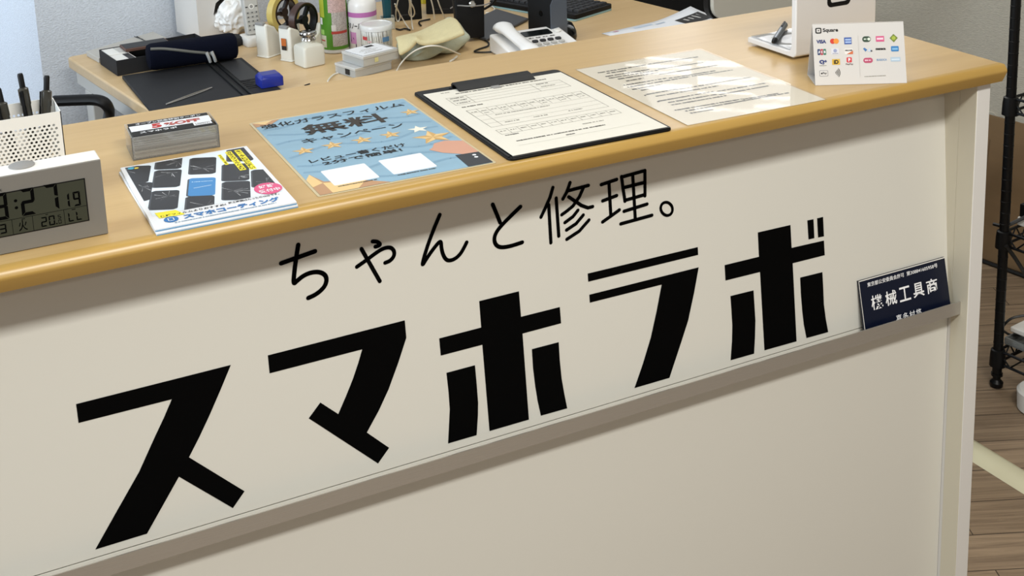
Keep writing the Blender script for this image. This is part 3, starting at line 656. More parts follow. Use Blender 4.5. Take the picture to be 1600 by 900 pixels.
p.poly([tuple(mmv(*q_)) for q_ in ((66.4, 48.4), (69.6, 44.2), (72, 46.8), (68.4, 49.6))], z, flat('#3a6fa6'), TM); p.poly([tuple(mmv(*q_)) for q_ in ((72, 44.2), (78, 44.0), (75.4, 49.2))], z, flat('#bcc8d8'), TM); p.rect(*mmv(76.4, 44.0, 78.6, 46.0), z+.0001, flat('#27303c'), TM)
T('manaca', *mmv(83.4, 45.9, 13.4, 2.6), z, ink, bold=.06)
p.prism(rrect(*mmv(104.0, 43.4, 114.2, 50.6), .001), 0, z, flat('#2d77b0'), TM); p.rect(*mmv(105.4, 45.6, 112.8, 48.0), z+.0002, flat('#7cb0d4'), TM)
p.prism(rrect(*mmv(66.0, 28.8, 78.6, 35.8), .0034), 0, z, flat('#b04464'), TM); p.dashes(*mmv(68, 31.4, 76, 31.4, 2), z+.0002, flat('#e2c0cb'), TM)
T('SUGOCA', *mmv(83.8, 31.2, 13.8, 2.8), z, flat('#7e97b4'), bold=.05)
p.rect(*mmv(102.6, 29.8, 115.6, 35.6), z, flat('#a9bccb'), TM); p.rect(*mmv(103.8, 31.8, 114.4, 33.4), z+.0001, flat('#c9d6e0'), TM)
p.dashes(*mmv(66.4, 10.0, 94.8, 10.6, 1.1), z, M_['ink_grey'], TM)
p.build('printed_logos', None, tn)

# desk clock
ck = thing('digital_clock', 'silver and white digital desk clock with dark screen at the left end of the counter', 'clock', (.1040, 1.3225, Z), .0)
CW = .0777
q = MB(); q.box((-CW, .0025, .0004), (CW, .0330, .0820)); q.build('case', M_['white'], ck, bevel=.0016)
q = MB(); q.box((-CW+.0003, 0, .0006), (CW-.0003, .0026, .0812)); q.build('front_face', M_['silver'], ck, bevel=.0006)
FM = Matrix(((1, 0, 0, 0), (0, 0, -1, 0), (0, 1, 0, 0), (0, 0, 0, 1)))
q = MB(); q.rect(-.0602, .0187, .0602, .0648, .0004, None, FM); q.build('screen', mat('lcd', '#393c31', .35), ck)
q = MB()
q.rect(-.0602, .0187, -.0590, .0648, .0005, None, FM).rect(.0590, .0187, .0602, .0648, .0005, None, FM).rect(-.0602, .0636, .0602, .0648, .0005, None, FM).rect(-.0602, .0187, .0602, .0197, .0005, None, FM)
q.build('screen_edge', M_['black'], ck)
SEG = {'0': 'abcdef', '1': 'bc', '2': 'abged', '3': 'abgcd', '4': 'fgbc', '5': 'afgcd', '6': 'afgedc', '7': 'abc', '8': 'abcdefg', '9': 'abcdfg', 'L': 'fed', 'C': 'afed'}
p = MB()
def seg(ch, x0, y0, w, h, t):
    ym = y0+h/2; g = t*.12
    for s_ in SEG[ch]:
        if s_ in 'agd':
            y = {'a': y0+h-t, 'g': ym-t/2, 'd': y0}[s_]
            if s_ == 'g': pts = [(x0+g, ym), (x0+t*.6, ym+t/2), (x0+w-t*.6, ym+t/2), (x0+w-g, ym), (x0+w-t*.6, ym-t/2), (x0+t*.6, ym-t/2)]
            elif s_ == 'a': pts = [(x0+g, y0+h), (x0+w-g, y0+h), (x0+w-t, y0+h-t), (x0+t, y0+h-t)]
            else: pts = [(x0+g, y0), (x0+t, y0+t), (x0+w-t, y0+t), (x0+w-g, y0)]
        else:
            left = s_ in 'fe'; upm = s_ in 'fb'
            xa, xb = (x0, x0+t) if left else (x0+w, x0+w-t)
            if upm: pts = [(xa, y0+h-g), (xb, y0+h-t-g), (xb, ym+t*.5), (xa, ym+g)]
            else: pts = [(xa, y0+g), (xb, y0+t+g), (xb, ym-t*.5), (xa, ym-g)]
        p.poly(pts, .0006, None, FM)
seg('3', -.0300, .0368, .0142, .0282, .0034)
for zz in (.0468, .0542): p.disc(-.0080, zz, .0016, .0006, None, FM)
seg('2', -.0035, .0368, .0135, .0282, .0034); seg('7', .0190, .0368, .0135, .0282, .0034)
seg('1', .0390, .0368, .0040, .0155, .0019); seg('9', .0466, .0368, .0070, .0155, .0019)
p.rect(-.0602, .0352, .0590, .0356, .0006, None, FM)
for x in (-.0140, .0056, .0361): p.rect(x, .0197, x+.0004, .0352, .0006, None, FM)
seg('3', -.0262, .0225, .0066, .0100, .0014)
p.text('火', -.0082, .0215, .0085, .0115, .0006, None, FM, bold=.01)
seg('2', .0134, .0215, .0058, .0102, .0013); seg('0', .0210, .0215, .0058, .0102, .0013); p.disc(.0283, .0222, .0007, .0006, None, FM)
seg('5', .0300, .0268, .0030, .0042, .0006); seg('0', .0300, .0215, .0030, .0042, .0006)
seg('L', .0400, .0215, .0056, .0098, .0013); seg('L', .0478, .0215, .0056, .0098, .0013)
for x in (.0185, .0440, .0455, -.0045, -.0035): p.rect(x, .0335, x+.0022, .0342, .0006, None, FM)
p.build('digits', M_['vinyl'], ck)
p = MB(); p.text('CLOCK', -.0355, .0667, .0165, .0022, .0004, None, FM, bold=.03); p.build('caption', M_['dgrey'], ck)
MB().lathe([(.0128, .0818), (.0128, .0829), (.0120, .0834), (0, .0835)], 40, None, Matrix.Translation((.0035, .0222, 0))).build('snooze_button', M_['grey'], ck, smooth=True)

# perforated pen cup
cx0, cx1, cy0, cy1, ch = .0860, .1642, 1.4620, 1.5240, .0985
pc = thing('pen_cup', 'white perforated square pen cup holding black pens behind the clock', 'pen cup', ((cx0+cx1)/2, (cy0+cy1)/2, Z), 0)
def perforated(w, h, M, band=.0085, low=.004, pitch=.0050, row=.0041, r=.00155):
    q = MB(); nr = int((h-band-low)/row); band = h-low-nr*row
    q.rect(0, 0, w, low, 0, None, M); q.rect(0, h-band, w, h, 0, None, M)
    nc = int(w/pitch)-1; side = (w-nc*pitch)/2
    for j in range(nr):
        y0 = low+j*row; off = pitch/2 if j % 2 else 0; n_ = nc-(1 if j % 2 else 0); xs = side+off
        q.rect(0, y0, xs, y0+row, 0, None, M); q.rect(xs+n_*pitch, y0, w, y0+row, 0, None, M)
        for i in range(n_):
            a0, b0, a1, b1 = xs+i*pitch, y0, xs+(i+1)*pitch, y0+row; cx_, cy_ = (a0+a1)/2, (b0+b1)/2
            o_ = [(a1, cy_), (a1, b1), (cx_, b1), (a0, b1), (a0, cy_), (a0, b0), (cx_, b0), (a1, b0)]
            i_ = [(cx_+r*cos(k*pi/4), cy_+r*sin(k*pi/4)) for k in range(8)]
            q.add([(x, y, 0) for x, y in o_+i_], [(k, (k+1) % 8, 8+(k+1) % 8, 8+k) for k in range(8)], None, M)
    return q
w_, d_ = cx1-cx0, cy1-cy0
q = MB()
for M_r in (Matrix.Translation((-w_/2, -d_/2, 0)) @ Matrix.Rotation(pi/2, 4, 'X'), Matrix.Translation((w_/2, d_/2, 0)) @ Matrix.Rotation(pi, 4, 'Z') @ Matrix.Rotation(pi/2, 4, 'X')):
    k = perforated(w_, ch, M_r); q.add(k.v, k.f)
for M_r in (Matrix.Translation((w_/2, -d_/2, 0)) @ Matrix.Rotation(pi/2, 4, 'Z') @ Matrix.Rotation(pi/2, 4, 'X'), Matrix.Translation((-w_/2, d_/2, 0)) @ Matrix.Rotation(-pi/2, 4, 'Z') @ Matrix.Rotation(pi/2, 4, 'X')):
    k = perforated(d_, ch, M_r); q.add(k.v, k.f)
q.build('perforated_wall', M_['white'], pc, solid=.0010)
MB().box((-w_/2, -d_/2, .0003), (w_/2, d_/2, .0020)).build('base', M_['white'], pc)
smoke = mat('smoky_plastic', '#37352f', .25); gpen = 'black pens standing in the white cup'
def cup_pen(label, foot, head, r=.0052):
    a, b = Vector(foot), Vector(head); o, L = pen('ballpoint_pen', label, a, b, r, None)
    o['group'] = gpen
    MB().lathe([(.0009, 0), (.0022, .008), (r*.85, .022), (r, L*.45), (r, L*.72), (r*1.12, L*.72+.001), (r*1.12, L-.018), (r*.6, L-.016)], 18).build('barrel', smoke, o, smooth=True)
    MB().lathe([(r*.62, L-.0165), (r*.62, L-.002), (r*.5, L)], 16).build('push_button', M_['black'], o, smooth=True)
    q = MB(); q.box((r*1.0, -.0016, L-.050), (r*1.75, .0016, L-.020)).box((r*.7, -.0018, L-.026), (r*1.75, .0018, L-.019)); q.build('clip', M_['black'], o)
def at_h(px, py, z): return onz(px, py, z)
ty = 1.507
for lab, (px, py), (fx, fy_) in (('leftmost black pen in the white cup, leaning left at the picture edge', (-3, 138), (.118, 1.500)),
                               ('middle black pen in the white cup, leaning left with its clip to the right', (31, 115), (.140, 1.508)),
                               ('right black pen in the white cup, standing almost upright', (73, 118), (.142, 1.500))):
    hd = ony(px, py, 1.512); cup_pen(lab, (fx, fy_, Z+.0035), hd)

# ------------------------------------------------------------------ office desk behind the counter
DZ = .73
dk_ = thing('office_desk', 'long pale wood office desk behind the counter covered in supplies', 'desk', tuple(room(.69, .46)), RA)
DW, DD = 1.387, .92
def D(u, v, z): return room(u, v, z)
def dpt(px, py, z=0): return onz(px, py, DZ+z)
q = MB(); q.prism([(D(x, -y, 0).x, D(x, -y, 0).y) for x, y in [(-.0, -.012), (.010, 0), (DW-.01, 0), (DW, -.01), (DW, -DD), (.010, -DD), (0, -DD+.01)]][::-1] if 0 else [tuple(D(u, v, 0))[:2] for u, v in ((0, .014), (.004, .004), (.014, 0), (DW-.01, 0), (DW, .01), (DW, DD), (0, DD))], DZ-.026, DZ)
q.build('desktop', M_['desk'], dk_, world=True, bevel=.004, seg=3)
q = MB()
for u in (.014, DW-.064):
    q.box((u, -.88, DZ-.066), (u+.05, -.018, DZ-.0262), None, RM)
q.box((.064, -.10, DZ-.064), (DW-.064, -.07, DZ-.0262), None, RM)
q.build('under_frame', M_['lgrey'], dk_, world=True, bevel=.002)
for u in (.014, DW-.064):
    for v in (.10, .80):
        MB().box((u, -v-.025, .0), (u+.05, -v+.025, DZ-.0662), None, RM).build('leg', M_['lgrey'], dk_, world=True, bevel=.003)

def quad(a, b, c): return [a, b, c, a+c-b]           # parallelogram from three corners
def xy(p): return (p.x, p.y)
def pr_thing(name, label, cat, pts, z0, z1, mt, part, **k):
    cx = sum(p[0] for p in pts)/len(pts); cy = sum(p[1] for p in pts)/len(pts)
    t = thing(name, label, cat, (cx, cy, z0)); MB().prism(pts, z0+.0004, z1).build(part, mt, t, world=True, **k); return t
def frame_at(px, py, ang, z=DZ):
    p = onz(px, py, z); return p, Matrix.Translation(p) @ Matrix.Rotation(ang, 4, 'Z')

# white bin with crumpled bag
a, b, c = dpt(291, 57), dpt(312, 63), dpt(372, 51.0)
e1 = (c-b).normalized(); e2 = Vector((-e1.y, e1.x, 0)); wd_ = .150; dp_ = .13
pts = [b, b+e1*wd_, b+e1*wd_+e2*dp_, b+e2*dp_]
bn = thing('storage_bin', 'tall white plastic bin with a slot at the back left of the desk', 'bin', tuple(b))
BM = Matrix(((e1.x, e2.x, 0, b.x), (e1.y, e2.y, 0, b.y), (0, 0, 1, b.z), (0, 0, 0, 1)))
q = MB(); sl = [(.035, .045), (.035, .086), (.050, .098), (.148, .098)]
# front wall with an opening on its right
q.prism([(0, 0), (wd_, 0), (wd_, .028), (.050, .028), (.044, .060), (.052, .086), (.070, .098), (wd_, .098), (wd_, .24), (0, .24)], 0, .003, None, BM @ Matrix.Translation((0, .003, 0)) @ Matrix.Rotation(pi/2, 4, 'X'))
for lo, hi in (((0, .003, 0), (.003, dp_, .24)), ((wd_-.003, .003, 0), (wd_, dp_, .24)), ((.003, dp_-.003, 0), (wd_-.003, dp_, .24)), ((.003, .003, .0004), (wd_-.003, dp_-.003, .004)), ((0, 0, .24), (wd_, dp_, .243))): q.box(lo, hi, None, BM)
q.build('bin_body', mat('bin_white', '#d3d0cb', .5), bn, world=True)
bg_ = thing('plastic_bag', 'crumpled white plastic bag bulging out of the white bin', 'bag', tuple(BM @ Vector((.10, -.02, .03))))
from mathutils import noise
bm = bmesh.new(); bmesh.ops.create_icosphere(bm, subdivisions=5, radius=1)
vs = []
for v in bm.verts:
    n_ = v.co.normalized(); f_ = noise.noise(n_*2.3+Vector((3, 1, 7)))*.30; f_ += (.5-abs(noise.noise(n_*2.9)))*.28
    p = n_*(1+f_-.15); tz = .5+.5*p.z
    vs.append(BM @ Vector((.093+p.x*.053*(1.15-.35*tz)+.004*p.z, -.012+p.y*.034*(1.2-.5*tz), .052+p.z*.047)))
fs_ = [tuple(x.index for x in f.verts) for f in bm.faces]; bm.free()
bag = None
for j in range(0):
    t = j/12; zz = .006+.088*t; rr = (.045+.012*sin(t*3.1))*(1-.30*t*t)
    bag.append([BM @ Vector((.098+(rr*(1.0+.16*sin(5*k*2*pi/36+j*.9)+.09*sin(11*k*2*pi/36+j*2.1)))*cos(k*2*pi/36), -.004-.030*(1-t*.5)+rr*.52*(1.0+.16*sin(7*k*2*pi/36+j))*sin(k*2*pi/36), zz+.012*t*sin(k*.9+2*t))) for k in range(36)])
MB().add([v if v.z > DZ+.0008 else Vector((v.x, v.y, DZ+.0008)) for v in vs], fs_).build('bag_film', mat('white_film', '#eeeeec', .38), bg_, world=True, smooth=True)

# flat grey folio under the black tray
a, b, c = dpt(135.5, 88), dpt(155, 99), dpt(268, 64)
fo_ = thing('flat_folio', 'flat pale grey folio with a thin cord, half hidden behind the black tray', 'folio', xy(b)+(DZ,))
FL = [xy(p) for p in (a, b, b+(c-b)*.93, a+(c-b)*.93)]
MB().prism(FL, DZ+.0004, DZ+.0125).build('cover', mat('pale_grey_card', '#b5b2ab', .6), fo_, world=True, bevel=.001)
pA, pB = a+(c-b)*.66+Vector((0, 0, .0137)), b+(c-b)*.66+Vector((0, 0, .0137))
MB().tube([pA, (pA+pB)/2+Vector((.004, 0, .001)), pB], .0009, 6).tube([pA+Vector((.006, 0, 0)), (pA+pB)/2+Vector((.002, 0, .001)), pB+Vector((.005, 0, 0))], .0009, 6).build('cord', M_['dgrey'], fo_, world=True)

# black open tray with small boxes
a, b = onz(155, 77, DZ+.0335+.013), onz(184, 93, DZ+.0335+.013)
a = dpt(157, 101); b = dpt(184, 119.5)
b = Vector((b.x, b.y, 0)); a = Vector((a.x, a.y, 0)); ev = (b-a).normalized(); eu = Vector((-ev.y, ev.x, 0)); Lv = (b-a).length; Lu = .235
TMx = Matrix(((eu.x, ev.x, 0, a.x), (eu.y, ev.y, 0, a.y), (0, 0, 1, DZ+.0005), (0, 0, 0, 1)))
tr = thing('black_tray', 'black open tray box in front of the grey folio at the left of the desk', 'tray', (a.x, a.y, DZ+.0005), 0)
q = MB(); hh = .036; wl = .002
for lo, hi in (((0, 0, 0), (Lu, Lv, .002)), ((0, 0, .002), (wl, Lv, hh)), ((Lu-wl, 0, .002), (Lu, Lv, hh)), ((wl, 0, .002), (Lu-wl, wl, hh)), ((wl, Lv-wl, .002), (Lu-wl, Lv, hh))): q.box(lo, hi, None, TMx)
q.build('tray_body', M_['black_matte'], tr, world=True, bevel=.0006)
def tray_box(name, label, cat, x0, y0, x1, y1, z0, z1, mts, ang=0):
    t = thing(name, label, cat, tuple(TMx @ Vector(((x0+x1)/2, (y0+y1)/2, z0))))
    R = TMx @ Matrix.Translation(((x0+x1)/2, (y0+y1)/2, 0)) @ Matrix.Rotation(ang, 4, 'Z') @ Matrix.Translation((-(x0+x1)/2, -(y0+y1)/2, 0))
    MB().box((x0, y0, z0), (x1, y1, z1), None, R).build('carton', mts[0], t, world=True, bevel=.001)
    MB().box((x0+(x1-x0)*mts[2], y0+.004, z1), (x1-.003, y1-.004, z1+.0006), None, R).build('face_label', mts[1], t, world=True)
tray_box('small_carton', 'white small carton at the left end of the black tray', 'carton', .004, .004, .052, Lv*.48, .0022, .0350, (M_['white'], M_['lgrey'], .55))
tray_box('small_carton', 'white small carton nearest the front corner of the black tray', 'carton', .004, Lv*.51, .050, Lv-.004, .0022, .0335, (M_['white'], M_['dgrey'], .62))
tray_box('small_carton', 'flat brown-edged dark carton lying across the black tray', 'carton', .044, Lv*.12, .150, Lv*.55, .0360, .0430, (mat('brown_card', '#5a3f34', .5), M_['dgrey'], .02), .06)
tray_box('blister_pack', 'shiny grey blister pack inside the black tray beside the navy pencil case', 'pack', .155, .010, .225, Lv-.010, .0022, .0200, (clear_mat('blister', '#9aa0a6', .6, .1, bump=.5, bscale=60), M_['grey'], .1))

# paper trimmer
a, b = dpt(191, 124), dpt(233, 175)
t0 = thing('paper_trimmer', 'flat black paper trimmer with a rail and a blue slider on the desk', 'paper trimmer', xy(a)+(DZ,))
ev = (Vector(xy(b)+(0,))-Vector(xy(a)+(0,))).normalized(); eu = Vector((-ev.y, ev.x, 0))
TT = Matrix(((eu.x, ev.x, 0, a.x), (eu.y, ev.y, 0, a.y), (0, 0, 1, DZ), (0, 0, 0, 1)))
tw, tl = .276, .36
MB().box((0, 0, .0005), (tw, tl, .0090), None, TT).build('board', mat('charcoal_board', '#232325', .6, spec=.25), t0, world=True, bevel=.002)
MB().box((tw-.086, .0, .0090), (tw-.080, tl, .0135), None, TT).box((tw-.070, .0, .0090), (tw-.064, tl, .0135), None, TT).build('cutting_rail', M_['black'], t0, world=True, bevel=.0008)
MB().box((tw-.060, .020, .0090), (tw-.010, .200, .0105), None, TT).build('inset_panel', M_['dgrey'], t0, world=True)
q = MB()
for k in range(5): q.box((tw-.062, .205+k*.014, .0090), (tw-.040+.006*(k % 2), .209+k*.014, .0100), None, TT)
q.build('scale_marks', M_['black'], t0, world=True)
s0 = dpt(409, 139.5, .009); R0 = Matrix.Translation(s0) @ Matrix.Rotation(math.atan2(eu.y, eu.x)+.02, 4, 'Z')
bl_ = mat('cobalt_plastic', '#1c2a86', .3)
q = MB(); q.loft([[(x, y, z) for x, y in r] for r, z in ((rrect(0, 0, .050, .046, .003, 2), .0005), (rrect(0, 0, .050, .046, .003, 2), .020), (rrect(.006, .006, .044, .040, .003, 2), .0275))], None, R0)
q.build('blue_slider', bl_, t0, world=True, bevel=.001)
# tweezers
a, b = dpt(259, 163, .0105), dpt(331, 136.5, .0105)
d = (b-a).normalized(); nrm = Vector((-d.y, d.x, 0))
tz = thing('tweezers', 'thin steel tweezers lying on the black paper trimmer', 'tweezers', tuple(a))
for s_ in (-1, 1): MB().tube([b+nrm*.0006*s_, b-d*.03+nrm*.0038*s_, a+d*.03+nrm*.0030*s_, a+nrm*.0005*s_], .0012, 6, smooth=2).build('arm', M_['chrome'] if s_ > 0 else M_['grey'], tz, world=True, smooth=True)
# navy pencil case
a, b = dpt(243, 122, 0), dpt(368, 104, 0)
a = Vector((a.x, a.y, DZ)); b = Vector((b.x, b.y, DZ)); d = (b-a).normalized(); nb = Vector((-d.y, d.x, 0)); Lc = (b-a).length+.012
pcM = Matrix(((d.x, nb.x, 0, a.x), (d.y, nb.y, 0, a.y), (0, 0, 1, DZ+.0097), (0, 0, 0, 1)))
pk_ = thing('pencil_case', 'navy fabric roll pencil case with a grey zip lying on the trimmer', 'pencil case', (a.x, a.y, DZ+.0095))
def case_ring(x, s):
    out = []
    for k in range(28):
        t = 2*pi*k/28; c_, s__ = cos(t), sin(t)
        yy = .036*math.copysign(abs(c_)**.75, c_)*s; zz = .031*math.copysign(abs(s__)**.75, s__)*s
        yy += .006*(-zz/.031)*s
        out.append((x, .036+yy, .031+zz if zz > 0 else .031*(1)+zz*.98))
    return out
q = MB(); q.loft([case_ring(x, s) for x, s in ((-.008, .70), (-.006, .88), (.0, .97), (.006, 1), (Lc*.3, 1.01), (Lc*.6, .99), (Lc-.012, 1), (Lc-.004, .95), (Lc, .74))], None, pcM)
q.build('fabric_roll', M_['navy_cloth'], pk_, world=True, smooth=True)
def on_case(x, ang, s=1.0):
    c_, s__ = cos(ang), sin(ang); yy = .036*math.copysign(abs(c_)**.75, c_)*s; zz = .031*math.copysign(abs(s__)**.75, s__)*s
    yy += .006*(-zz/.031)*s
    return pcM @ Vector((x, .036+yy, .031+zz))
zp = [on_case(x, ang, 1.02) for x, ang in ((-.004, 2.25), (.02, 2.35), (.05, 2.65), (.09, 3.0), (.115, 3.12), (.130, 3.2))]
MB().tube(zp, .0034, 8, smooth=2).build('zip', mat('zip_tape', '#5e5e58', .5), pk_, world=True, smooth=True)
for x in (.118, .130):
    p0_ = on_case(x, 3.10, 1.06); p1_ = on_case(x+.008, 3.75, 1.10)
    MB().tube([p0_, (p0_+p1_)/2+Vector((0, -.005, 0)), p1_+Vector((0, -.003, 0))], .0036, 8).build('zip_pull', mat('zip_silver', '#c9c9c6', .35, .3), pk_, world=True, smooth=True)
# dark pouch behind the case
p0_, R0 = frame_at(348, 72, .12)
q = MB(); q.loft([[(x*s, y*s, z) for x, y in rrect(-.055, -.035, .055, .035, .034, 8)] for s, z in ((.93, .0006), (1, .006), (1, .014), (.92, .020), (.6, .0235))], None, R0)
pz = thing('sunglasses_case', 'flat black oval case behind the navy pencil case', 'case', tuple(p0_)); q.build('shell', M_['black_matte'], pz, world=True, smooth=True)

# cordless handset on its cradle
p0_, R0 = frame_at(398, 68, .10)
hs = thing('handset_cradle', 'small white charging cradle standing under the grey handset', 'cradle', tuple(p0_))
q = MB(); q.loft([[(x*s, y*s, z) for x, y in rrect(-.030, -.034, .034, .034, .012, 5)] for s, z in ((.97, .0005), (1, .003), (1, .018), (.93, .022))], None, R0); q.build('cradle_base', M_['white'], hs, world=True, smooth=True)
ht = thing('cordless_handset', 'upright silver grey cordless phone handset with a keypad', 'phone', tuple(R0 @ Vector((0, 0, .022))))
HM = R0 @ Matrix.Translation((.001, .006, .0225)) @ Matrix.Rotation(radians(-9), 4, 'X')
q = MB(); q.prism(rrect(-.0185, 0, .0185, .150, .008, 5), -.010, .010, None, HM @ Matrix.Rotation(pi/2, 4, 'X')); q.build('handset_body', M_['lgrey'], ht, world=True, bevel=.003)
KM = HM @ Matrix.Translation((0, -.0103, 0)) @ Matrix.Rotation(pi/2, 4, 'X')
q = MB()
for j in range(5):
    for i in range(3): q.prism([(x+(i-1)*.0112, y+.012+j*.0105) for x, y in rrect(-.0042, -.0030, .0042, .0030, .0015, 2)], 0, .0008, flat('#a5a49f'), KM)
for j in range(5):
    for i in range(3): q.rect((i-1)*.0112-.0016, .0108+j*.0105, (i-1)*.0112+.0016, .0132+j*.0105, .0009, M_['ink'], KM)
q.build('keypad', None, ht, world=True)
q = MB(); q.disc(0, .0690, .0068, .0004, M_['white'], KM).disc(0, .0690, .0042, .0006, M_['grey'], KM)
for sx in (-1, 1): q.rect(sx*.0125-.003, .0675, sx*.0125+.003, .0700, .0005, M_['ink'], KM)
q.build('navigation_key', None, ht, world=True)
q = MB(); q.rect(-.0145, .088, .0145, .130, .0004, None, KM); q.build('display', mat('handset_lcd', '#3a4036', .2), ht, world=True)

# tape dispensers and their rolls
def dispenser(px, py, ang, label, sticker):
    p0_, R0 = frame_at(px, py, ang)
    t = thing('tape_dispenser', label, 'tape dispenser', tuple(p0_), 0, 'white tape dispensers side by side')
    prof = [(0, 0), (.116, 0), (.116, .058), (.112, .070), (.103, .071), (.096, .050), (.078, .038), (.052, .038), (.040, .054), (.030, .070), (.002, .083), (-.002, .076)]
    n = len(prof); hw = .0185
    q = MB()
    q.loft([[(s_*hw*w, y, z+.0005) for y, z in prof] for s_, w in ((-1, 1), (1, 1))], None, R0)
    q.build('dispenser_body', M_['offwhite'], t, world=True, bevel=.0045, seg=3)
    MB().prism(rrect(-.0200, -.0020, .0200, .1180, .006, 3), .0004, .0040, None, R0).build('base_plate', M_['offwhite'], t, world=True, bevel=.001)
    q = MB(); q.box((-.0125, -.0045, .0790), (.0125, .0060, .0850), None, R0); q.build('cutter', M_['grey'], t, world=True, bevel=.0008)
    if sticker:
        q = MB(); S_ = R0 @ Matrix.Translation((0, -.0022, 0)) @ Matrix.Rotation(pi/2, 4, 'X')
        q.rect(-.0075, .028, .0075, .056, .0022, flat('#2a221e'), S_).rect(-.0075, .038, .0075, .056, .0024, flat('#b5622a'), S_); q.build('sticker', None, t, world=True)
    return R0
def tape(R0, label, outer, inner, width, tapem, corem, h=.082, y=.067, lean=0):
    c_ = R0 @ Vector((0, y, h)); t = thing('tape_roll', label, 'tape roll', tuple(c_))
    WM = R0 @ Matrix.Translation((0, y, h)) @ Matrix.Rotation(pi/2, 4, 'Y')
    def ring(ro, ri, w): return MB().loft([[(r*cos(2*pi*k/48), r*sin(2*pi*k/48), zz) for k in range(48)] for r, zz in ((ro, -w), (ro, w), (ri, w), (ri, -w), (ro, -w))], None, WM, cap=False)
    ring(outer, inner, width/2).build('tape', tapem, t, world=True, smooth=True)
    ring(inner-.0002, inner-.0045, width/2+.0008).build('core_rim', corem, t, world=True, smooth=True)
    for k in range(3):
        a_ = 2*pi*k/3+.5; q = MB(); q.box((.006, -.0042, -.004), (inner-.004, .0042, .004), None, WM @ Matrix.Rotation(a_, 4, 'Z')); q.build('spoke', corem, t, world=True)
    MB().loft([[(r*cos(2*pi*k/24), r*sin(2*pi*k/24), zz) for k in range(24)] for r, zz in ((.011, -.006), (.011, .006))], None, WM).build('hub', corem, t, world=True)
brown = mat('dark_brown_plastic', '#231310', .3)
R1 = dispenser(410.5, 90, -1.05, 'white tape dispenser holding the yellow tape roll', False)
R2 = dispenser(447.5, 96, -1.05, 'white tape dispenser with an orange sticker holding the nearly used-up roll', True)
tape(R1, 'thick yellow tape roll on the left white dispenser', .0480, .0360, .018, mat('yellow_tape', '#c2ac62', .4), brown, h=.0930, y=.080)
tape(R2, 'nearly used-up roll with brown ring and black spokes on the dispenser with the orange sticker', .0415, .0385, .018, mat('brown_tape', '#3f2a22', .35), M_['black'], h=.0850)

# square pump bottle
p0_, R0 = frame_at(484.5, 101, .18)
pb = thing('pump_bottle', 'small square milky bottle with a chrome pump cap', 'bottle', tuple(p0_))
q = MB(); sq = lambda h_, r: rrect(-h_, -h_, h_, h_, r, 4)
q.loft([[(x, y, z) for x, y in r] for r, z in ((sq(.0255, .006), .0005), (sq(.0275, .007), .003), (sq(.0275, .007), .043), (sq(.0255, .008), .048), (sq(.018, .012), .052), (sq(.0155, .0154), .0535), (sq(.0155, .0154), .058))], None, R0)
q.build('body', mat('milky_plastic', '#cfccbf', .35), pb, world=True, smooth=True)
MB().lathe([(.0165, .058), (.0175, .060), (.0160, .064), (.0145, .0665), (.0165, .0685), (.0200, .0715), (.0205, .075), (.0190, .0785), (.012, .0800), (.0, .0795)], 32, None, R0).build('pump_cap', M_['chrome'], pb, world=True, smooth=True)

# green spray can
p0_, R0 = frame_at(525, 79, 0)
R0 = R0 @ Matrix.Rotation(YAW*-1, 4, 'Z')
sp = thing('spray_can', 'tall spray can with a green label and grey small print', 'spray can', tuple(p0_))
MB().lathe([(.0315, .0005), (.0335, .002), (.0335, .006), (.0322, .008), (.0325, .010), (.0325, .205), (.030, .212), (.016, .222), (.013, .224)], 48, None, R0).build('can', M_['lgrey'], sp, world=True, smooth=True)
def wrap(q, r, a0, a1, z0, z1, mt, n=10): # a patch bent round an upright cylinder; angle 0 faces the viewer
    for i in range(n):
        b0, b1 = a0+(a1-a0)*i/n, a0+(a1-a0)*(i+1)/n
        q.add([(r*sin(b0), -r*cos(b0), z0), (r*sin(b1), -r*cos(b1), z0), (r*sin(b1), -r*cos(b1), z1), (r*sin(b0), -r*cos(b0), z1)], [(0, 1, 2, 3)], mt, R0)
q = MB(); gr = flat('#4b7f24', .3)
wrap(q, .0327, -pi, pi, .010, .205, gr, 60)
wrap(q, .0328, -.05, 1.25, .018, .160, mat('can_small_print', '#a79f98', .4, var=.35, vscale=420))
wrap(q, .0329, -.28, 1.25, .100, .148, mat('can_pink_print', '#b99d97', .4, var=.3, vscale=420))
wrap(q, .03295, -.12, 1.20, .048, .0545, flat('#a83c34'), 10)
wrap(q, .0329, -.10, .22, .056, .070, flat('#c9c2ba')); wrap(q, .0329, -1.3, -.55, .015, .044, flat('#b8b49c'))
wrap(q, .0329, -1.3, -.62, .088, .200, flat('#a3a832')); wrap(q, .0329, -1.2, -.85, .070, .086, M_['white']); wrap(q, .0330, -1.2, -.66, .030, .033, flat('#a83c34'))
wrap(q, .03295, -1.25, -.72, .046, .058, flat('#8fb75a')); wrap(q, .03295, -.28, -.10, .148, .156, flat('#7c2230'))
q.build('label', None, sp, world=True)
MB().lathe([(.0325, .2055), (.0325, .235), (.026, .250), (0, .251)], 40, None, R0).build('cap', M_['white'], sp, world=True, smooth=True)

